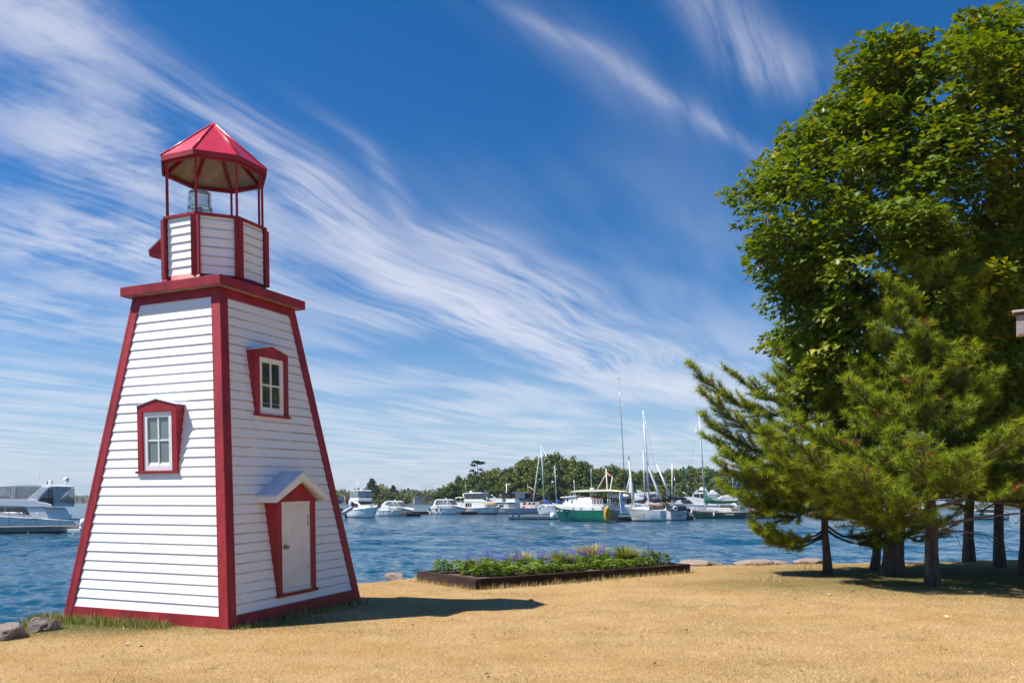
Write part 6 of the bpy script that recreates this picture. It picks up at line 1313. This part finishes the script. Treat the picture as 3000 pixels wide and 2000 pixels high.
b.tube('gaff_spar', [(460, 900), (425, 500), (345, -300)], [.26, .22, .10], pm('pale blue-grey spar', (.55, .58, .66), .5)); b.tube('radar_pole', [(345, -300), (338, -430)], .06, BLACKC); b.solid('staysail', [(330, 545), (395, 540), (395, 330), (355, 230)], .03, GEL, bevel=0); b.tube('strut', [(255, 600), (360, 150)], .07, CREAM)
b.solid('dodger', [(850, 870), (870, 835), (1150, 830), (1190, 850), (1150, 862)], 1.1, pm('orange dodger cloth', (.55, .20, .03), .8)); b.pane([(890, 880), (1170, 875), (1170, 985), (890, 985)], 1.05, MESH_, 'dodger_window'); lifeline(b, .65, 0, 12); b.tube('mooring_line', [(390, 1170, b.near * 1.4), (620, 1160, b.near * 1.6), (1000, 1000, b.near * 1.5)], .02, ROPE)
b = Boat('sailboat', 'grey-white sailboat moored stern-on with its name on the transom', 'sailboat', 1970, 1523, 97, 1.0, Y=116.5)
b.o.location = (b.o.location.x, 116.5, WATER_Z); kz = b.k
b.hull(0, 9.2, [(0, 1.32), (4, 1.15), (9.2, 1.5)], 3.25, [pm('grey-white topsides', (.58, .59, .61), .35, .08, 1), BOTTOM, BLACKB], stern_wl=.25, tr=.80, p=2.4)
b.solid('cabin', [(2.2, 1.2), (2.4, 1.75), (6.0, 1.7), (7, 1.3)], .95, GEL, raw=True); b.solid('stern_dodger', [(.3, 1.35), (.25, 2.05), (2.2, 2.15), (2.5, 1.4)], 1.2, NAVY, raw=True)
zt = 1.32; b.tube('pushpit', [(.1, 1.35, zt), (.05, 1.3, zt + .65), (.0, .4, zt + .68), (.0, -.4, zt + .68), (.05, -1.3, zt + .65), (.1, -1.35, zt)], .022, STEEL, raw=True); b.tube('pushpit', [(.05, 1.3, zt + .35), (.0, -1.3, zt + .35)], .018, STEEL, raw=True)
MB().torus((-.10, .62, zt + .42), .26, .10, 'x', 20, 8).build('lifebuoy', GEL, b.o); MB().box(-.075, -.01, -.25, .42, .93, 1.2).build('window_frame', GEL, b.o); MB().box(-.095, -.076, -.18, .35, 1.0, 1.13).build('window', DGLASS, b.o); MB().prism([(-.42, 1.15), (-.3, 1.15), (-.2, .55), (-.32, .55)], -1.35, -1.05, 'y').build('outboard_leg', BLACKC, b.o, bevel=.03); MB().box(-.6, -.15, -1.45, -.95, 1.25, 1.75).build('outboard', BLACKC, b.o, bevel=.08)
tx = bpy.data.curves.new('name_lettering', 'FONT'); tx.body = 'ZEPHYR'; tx.size = .27; tx.extrude = .004; tx.align_x = 'CENTER'; to = bpy.data.objects.new('name_lettering', tx); link(to, b.o); to.location = (-.035, .12, .58); to.rotation_euler = (R_(90), 0, R_(-90)); 
lm_ = bpy.data.meshes.new_from_object(to.evaluated_get(bpy.context.evaluated_depsgraph_get())); lm_.materials.clear(); lm_.materials.append(pm('dark lettering', (.02, .02, .03), .5)); t2 = bpy.data.objects.new('lettering', lm_); link(t2, b.o); t2.location, t2.rotation_euler = to.location, to.rotation_euler; bpy.data.objects.remove(to); t2.name = 'name_lettering'
b.tube('mast', [(3.3, 0, 1.6), (3.2, 0, (1523 - 1352) * kz)], .085, ALU, raw=True); b.tube('furled_jib', [(1.8, .9, 3.6), (2.6, 1.6, 6.0), (3.2, 2.4, 8.2)], [.15, .15, .08], GEL, raw=True); b.tube('boom', [(.4, -1.1, 3.2), (3.0, .95, 3.3)], .07, ALU, raw=True); b.tube('sail_cover', [(.3, -1.2, 3.15), (1.2, -.45, 3.25), (2.4, .6, 3.45), (2.9, .98, 3.75)], [.12, .34, .42, .22], NAVY, raw=True); b.tube('backstay', [(.1, 0, 1.9), (3.2, 0, 8.4)], .012, STEEL, raw=True); b.tube('spreader', [(3.25, -.9, 5.2), (3.25, .9, 5.2)], .025, ALU, raw=True)
b = Boat('sailboat', 'green-hulled sailboat with wooden toe rail and green sail cover', 'sailboat', 2105, 1518.5, 160, 1.5, zoom=Z5)
sail_hull(b, (1640, 1015), (222, 972), [(1640, 1012), (1400, 1030), (1000, 1040), (600, 1015), (222, 970)], 3.1, [TEALD, BLACKB, BLACKB], stern_wl=(1560, 1160), bow_wl=(440, 1160), cabin=[(1180, 1020), (1150, 935), (700, 925), (660, 985)], cm=CREAM, rail=TEAK, tr=.55, stripe=.05)
b.solid('coachroof', [(900, 940), (940, 870), (1180, 870), (1200, 940)], .8, MESH_); b.rig((501, -1205), (635, 900), (.33, .62), fore=(222, 960), aft=(1640, 1000), r=.115, shroud=1.45)
b.cover('sail_cover', [(640, 560), (650, 680), (680, 760), (780, 800), (1000, 810), (1275, 805)], [.10, .28, .62, .36, .24, .16], GREENC); b.cover('sail_cover', [(655, 690), (665, 790), (670, 870)], [.25, .48, .08], GREENC); b.cover('furled_jib', [(300, -5), (230, 250), (150, 530), (100, 690)], [.10, .12, .12, .06], GREENC)
b.tube('boom_gallows', [(1220, 840), (1300, 970)], .12, GEL); b.solid('cockpit_cover', [(1320, 980), (1330, 910), (1400, 905), (1425, 980)], .6, GREENC); b.solid('brown_bundle', [(1170, 995), (1190, 950), (1270, 945), (1285, 995)], .5, TEAK); lifeline(b, .55)
MB().torus((b.q(1580, 960)[0], b.near * 1.25, b.q(1580, 960)[1]), .34, .11, 'y', 20, 8).build('lifebuoy', ORANGE, b.o)
for x in (370, 830, 240): b.fender(b.q(x, 0)[0], b.q(0, 1080)[1] if x == 830 else b.q(0, 1035)[1])
c0, c1 = b.q(1045, 1072), b.q(1225, 1072); yy = b.near * 1.50; MB().box(min(c0[0], c1[0]), max(c0[0], c1[0]), min(yy, yy * 1.0) - .02, yy + .02, c0[1] - .05, c0[1] + .05).build('name_scroll', CREAM, b.o)
MB().prism(b.Q([(385, 1095), (440, 1095), (440, 1140), (390, 1140)]), b.near * 1.7, b.near * 2.1).build('yellow_fender_board', YELLOW, b.o, bevel=.05)
b = Boat('flybridge_cruiser', 'white flybridge cruiser behind the green sailboat mast', 'motorboat', 2045, 1508, 163, 1.7, Y=150, zoom=Z5)
b.hull(b.q(870, 860)[0], b.q(-150, 850)[0], [b.q(870, 880), b.q(300, 870), b.q(-150, 840)], 3.7, rail=GELW); b.solid('cabin', [(860, 880), (860, 780), (370, 700), (200, 690), (110, 720), (0, 850)], 1.6, GEL); b.pane([(140, 750), (300, 760), (390, 850), (200, 850), (130, 800)], 1.61); b.solid('wheelhouse', [(370, 780), (365, 640), (400, 600), (860, 605), (870, 780)], 1.4, GEL)
b.pane([(385, 630), (500, 630), (505, 770), (385, 765)], 1.41); b.pane([(515, 630), (610, 630), (610, 770), (520, 770)], 1.41); b.pane([(680, 640), (850, 640), (850, 740), (680, 740)], 1.41, CLEAR, 'side_curtain'); b.solid('flybridge', [(395, 600), (450, 548), (640, 545), (660, 600)], 1.2, GEL); b.pane([(440, 590), (470, 560), (620, 558), (630, 590)], 1.21); b.solid('radar_arch', [(505, 545), (500, 500), (520, 485), (600, 485), (610, 505), (640, 545)], .9, GEL)
c = b.q(760, 580); MB().lathe([(0, .25), (.45, .15), (.5, -.1), (.3, -.2)], 14, (c[0], 0, c[1])).build('radar_dome', GEL, b.o); b.tube('antenna', [(270, 525), (235, 425)], .03, GEL); b.tube('davit', [(150, 590), (300, 690)], .06, GEL); b.solid('black_bimini', [(160, 560), (180, 530), (400, 535), (420, 556)], 1.3, BLACKC, bevel=0)
b = Boat('flybridge_cruiser', 'cabin cruiser behind the navy sail covers with grey window', 'motorboat', 1885, 1505, 164, 1.6, Y=152, zoom=Z4)
b.hull(b.q(1200, 860)[0], b.q(380, 850)[0], [b.q(1200, 860), b.q(380, 830)], 3.5); b.solid('cabin', [(1120, 860), (1100, 760), (880, 690), (470, 640), (460, 860)], 1.5, GEL); b.solid('wheelhouse', [(470, 760), (510, 570), (640, 530), (1010, 525), (1050, 570), (1060, 680), (900, 690)], 1.4, GEL); b.pane([(880, 580), (1040, 570), (1045, 655), (890, 660)], 1.41); b.pane([(640, 600), (740, 595), (740, 700), (640, 700)], 1.41, CLEAR); b.tube('radar_bar', [(560, 500), (680, 490)], .08, GEL); b.tube('radar_mast', [(600, 560), (545, 460)], .05, GEL)
# the crowd of boats at the right
b = Boat('sailboat', 'sailboat with slanting blue mast cover right of the green sailboat', 'sailboat', 2165, 1507, 176, 1.4, Y=158, zoom=Z5)
sail_hull(b, (1750, 800), (880, 760), [(1750, 820), (880, 760)], 3.0, cabin=[(1500, 790), (1450, 690), (1000, 690), (920, 760)]); b.tube('mast', [(1305, 660), (1330, 480), (1400, 240)], [.13, .13, .12], BLUEC); b.tube('boom', [(960, 500), (1440, 520)], .12, BLACKC); b.cover('sail_cover', [(1320, 640), (1500, 645), (1750, 670)], [.12, .16, .14], BLACKC); b.cover('sail_cover', [(1760, 640), (1790, 690), (1800, 750)], [.35, .4, .15], BLUEC); b.tube('stay', [(1060, 70), (1250, 520)], .014, STEEL); b.tube('stay', [(800, 300), (960, 650)], .014, STEEL); b.tube('stay', [(880, 590), (1040, 700)], .06, GEL); b.solid('dodger', [(1320, 800), (1340, 750), (1440, 745), (1470, 800)], .9, GREENC)
b = Boat('sailboat', 'white yacht with grey dodger moored beyond the green sailboat stern', 'sailboat', 2190, 1512, 178, 1.4, Y=142, zoom=Z5)
sail_hull(b, (1640, 900), (1000, 860), [(1640, 900), (1000, 850)], 2.8, cabin=[(1560, 890), (1540, 830), (1300, 825), (1200, 890)]); b.solid('dodger', [(1290, 890), (1310, 820), (1500, 815), (1530, 890)], 1.0, MESH_); lifeline(b, .6); b.rig((1240, -300), (1290, 860), (.5,), r=.06)
b = Boat('motorboat', 'white motorboat with raised windscreen beside the red kayak', 'motorboat', 2230, 1514, -20, 1.3, Y=136, zoom=Z5)
b.hull(b.q(1640, 960)[0], b.q(2010, 970)[0], [b.q(1640, 965), b.q(2010, 975)], 2.8, [GELW, BLACKB, BLACKB]); b.solid('cabin', [(1670, 970), (1700, 880), (1820, 860), (1990, 960)], 1.1, GEL); b.pane([(1690, 900), (1780, 880), (1790, 950), (1700, 960)], 1.11, pm('pale blue canvas', (.35, .42, .58), .7), 'canvas_screen'); b.tube('strut', [(1700, 715), (1800, 860)], .11, GEL)
o = empty('red_kayak', at(*Z5(1800, 1095), 131), R_(14), 'upturned red kayak on the dock right of the green sailboat', 'kayak'); MB().tube([(-1.7, 0, -.35), (-1.0, 0, -.05), (0, 0, .12), (.9, 0, .28), (1.6, 0, .15)], [.06, .32, .42, .34, .06], 10).build('shell', REDP, o); MB().tube([(1.2, .1, .0), (3.2, .1, .3)], .035, 5).build('paddle', REDP, o)
b = Boat('motor_yacht', 'white motor yacht glimpsed between the pine trunks', 'motor yacht', 2680, 1531, 180, 1.8, Y=103)
b.hull(b.q(2590, 0)[0] if False else b.q(2765, 1510)[0], b.q(2540, 1500)[0], [b.q(2765, 1516), b.q(2540, 1508)], 3.9, rail=GELW); b.solid('cabin', [(2755, 1516), (2740, 1492), (2620, 1484), (2570, 1512)], 1.6, GEL); b.pane([(2630, 1505), (2640, 1494), (2668, 1495), (2672, 1508)], 1.61); b.pane([(2680, 1497), (2730, 1499), (2735, 1510), (2680, 1510)], 1.61); b.solid('flybridge', [(2735, 1492), (2720, 1476), (2630, 1474), (2610, 1486)], 1.4, GEL); b.solid('bimini', [(2640, 1456), (2720, 1454), (2722, 1459), (2640, 1461)], 1.3, GEL)
b = Boat('motorboat', 'low white motorboat glimpsed between the last pine trunks', 'motorboat', 2900, 1522, 180, 1.4, Y=122)
b.hull(b.q(2960, 1505)[0], b.q(2830, 1503)[0], [b.q(2960, 1508), b.q(2830, 1502)], 3.0, rail=GELW); b.solid('cabin', [(2950, 1507), (2940, 1490), (2870, 1488), (2845, 1505)], 1.2, GEL); b.pane([(2875, 1500), (2880, 1492), (2935, 1493), (2938, 1502)], 1.21)

# ---- the end of a grey notice board that looks into the picture
def notice_board():
    Y0 = 9.4; a = at(2974, 917, Y0); o = empty('notice_board', (a.x, a.y, 0), R_(-32), 'grey notice board under a narrow cap, cut by the picture edge', 'notice board')
    z1 = a.z; z0 = at(2982, 985, Y0).z; W = 2.4; grey = pm('grey-mauve board', (.30, .265, .27), .85, .12, 3, .4, 60, stretch=(.4, .4, 4)); capm = pm('pale cap flashing', (.46, .42, .40), .5, .15, 4)
    MB().box(.012, W, 0, .06, z0, z1 - .032).build('panel', grey, o); MB().box(-.03, W + .05, -.045, .11, z1 + .001, z1 + .026).build('cap', capm, o, bevel=.004); MB().box(-.01, W + .02, -.02, .085, z1 - .031, z1 - .001).build('cap_batten', pm('shadowed brown batten', (.10, .065, .055), .8), o)
    MB().box(.03, W, -.012, -.001, z0 - .001, z0 + .022).build('bottom_batten', pm('red-brown batten', (.22, .09, .06), .8), o)
    for x in (.55, W - .3): MB().box(x - .05, x + .05, .061, .16, -.2, z1 - .04).build('post', grey, o)
notice_board()

# ------------------------------------------------------------------ summer haze over the lake
def build_haze():
    mb = MB(); mb.box(-1700, 900, -60, 2300, WATER_Z - 5.2, 16.0); m = bpy.data.materials.new('lake haze'); m.use_nodes = True; t = NT(m.node_tree); t.n.clear()
    v = t.new('ShaderNodeVolumePrincipled'); v.inputs['Color'].default_value = (.80, .88, 1.0, 1); v.inputs['Density'].default_value = .00013; v.inputs['Anisotropy'].default_value = .2
    out = t.new('ShaderNodeOutputMaterial'); t.l.new(v.outputs[0], out.inputs['Volume']); o = mb.build('haze', m); tag(o, 'thin bluish summer haze lying over the lake', 'haze', kind='stuff')
build_haze()
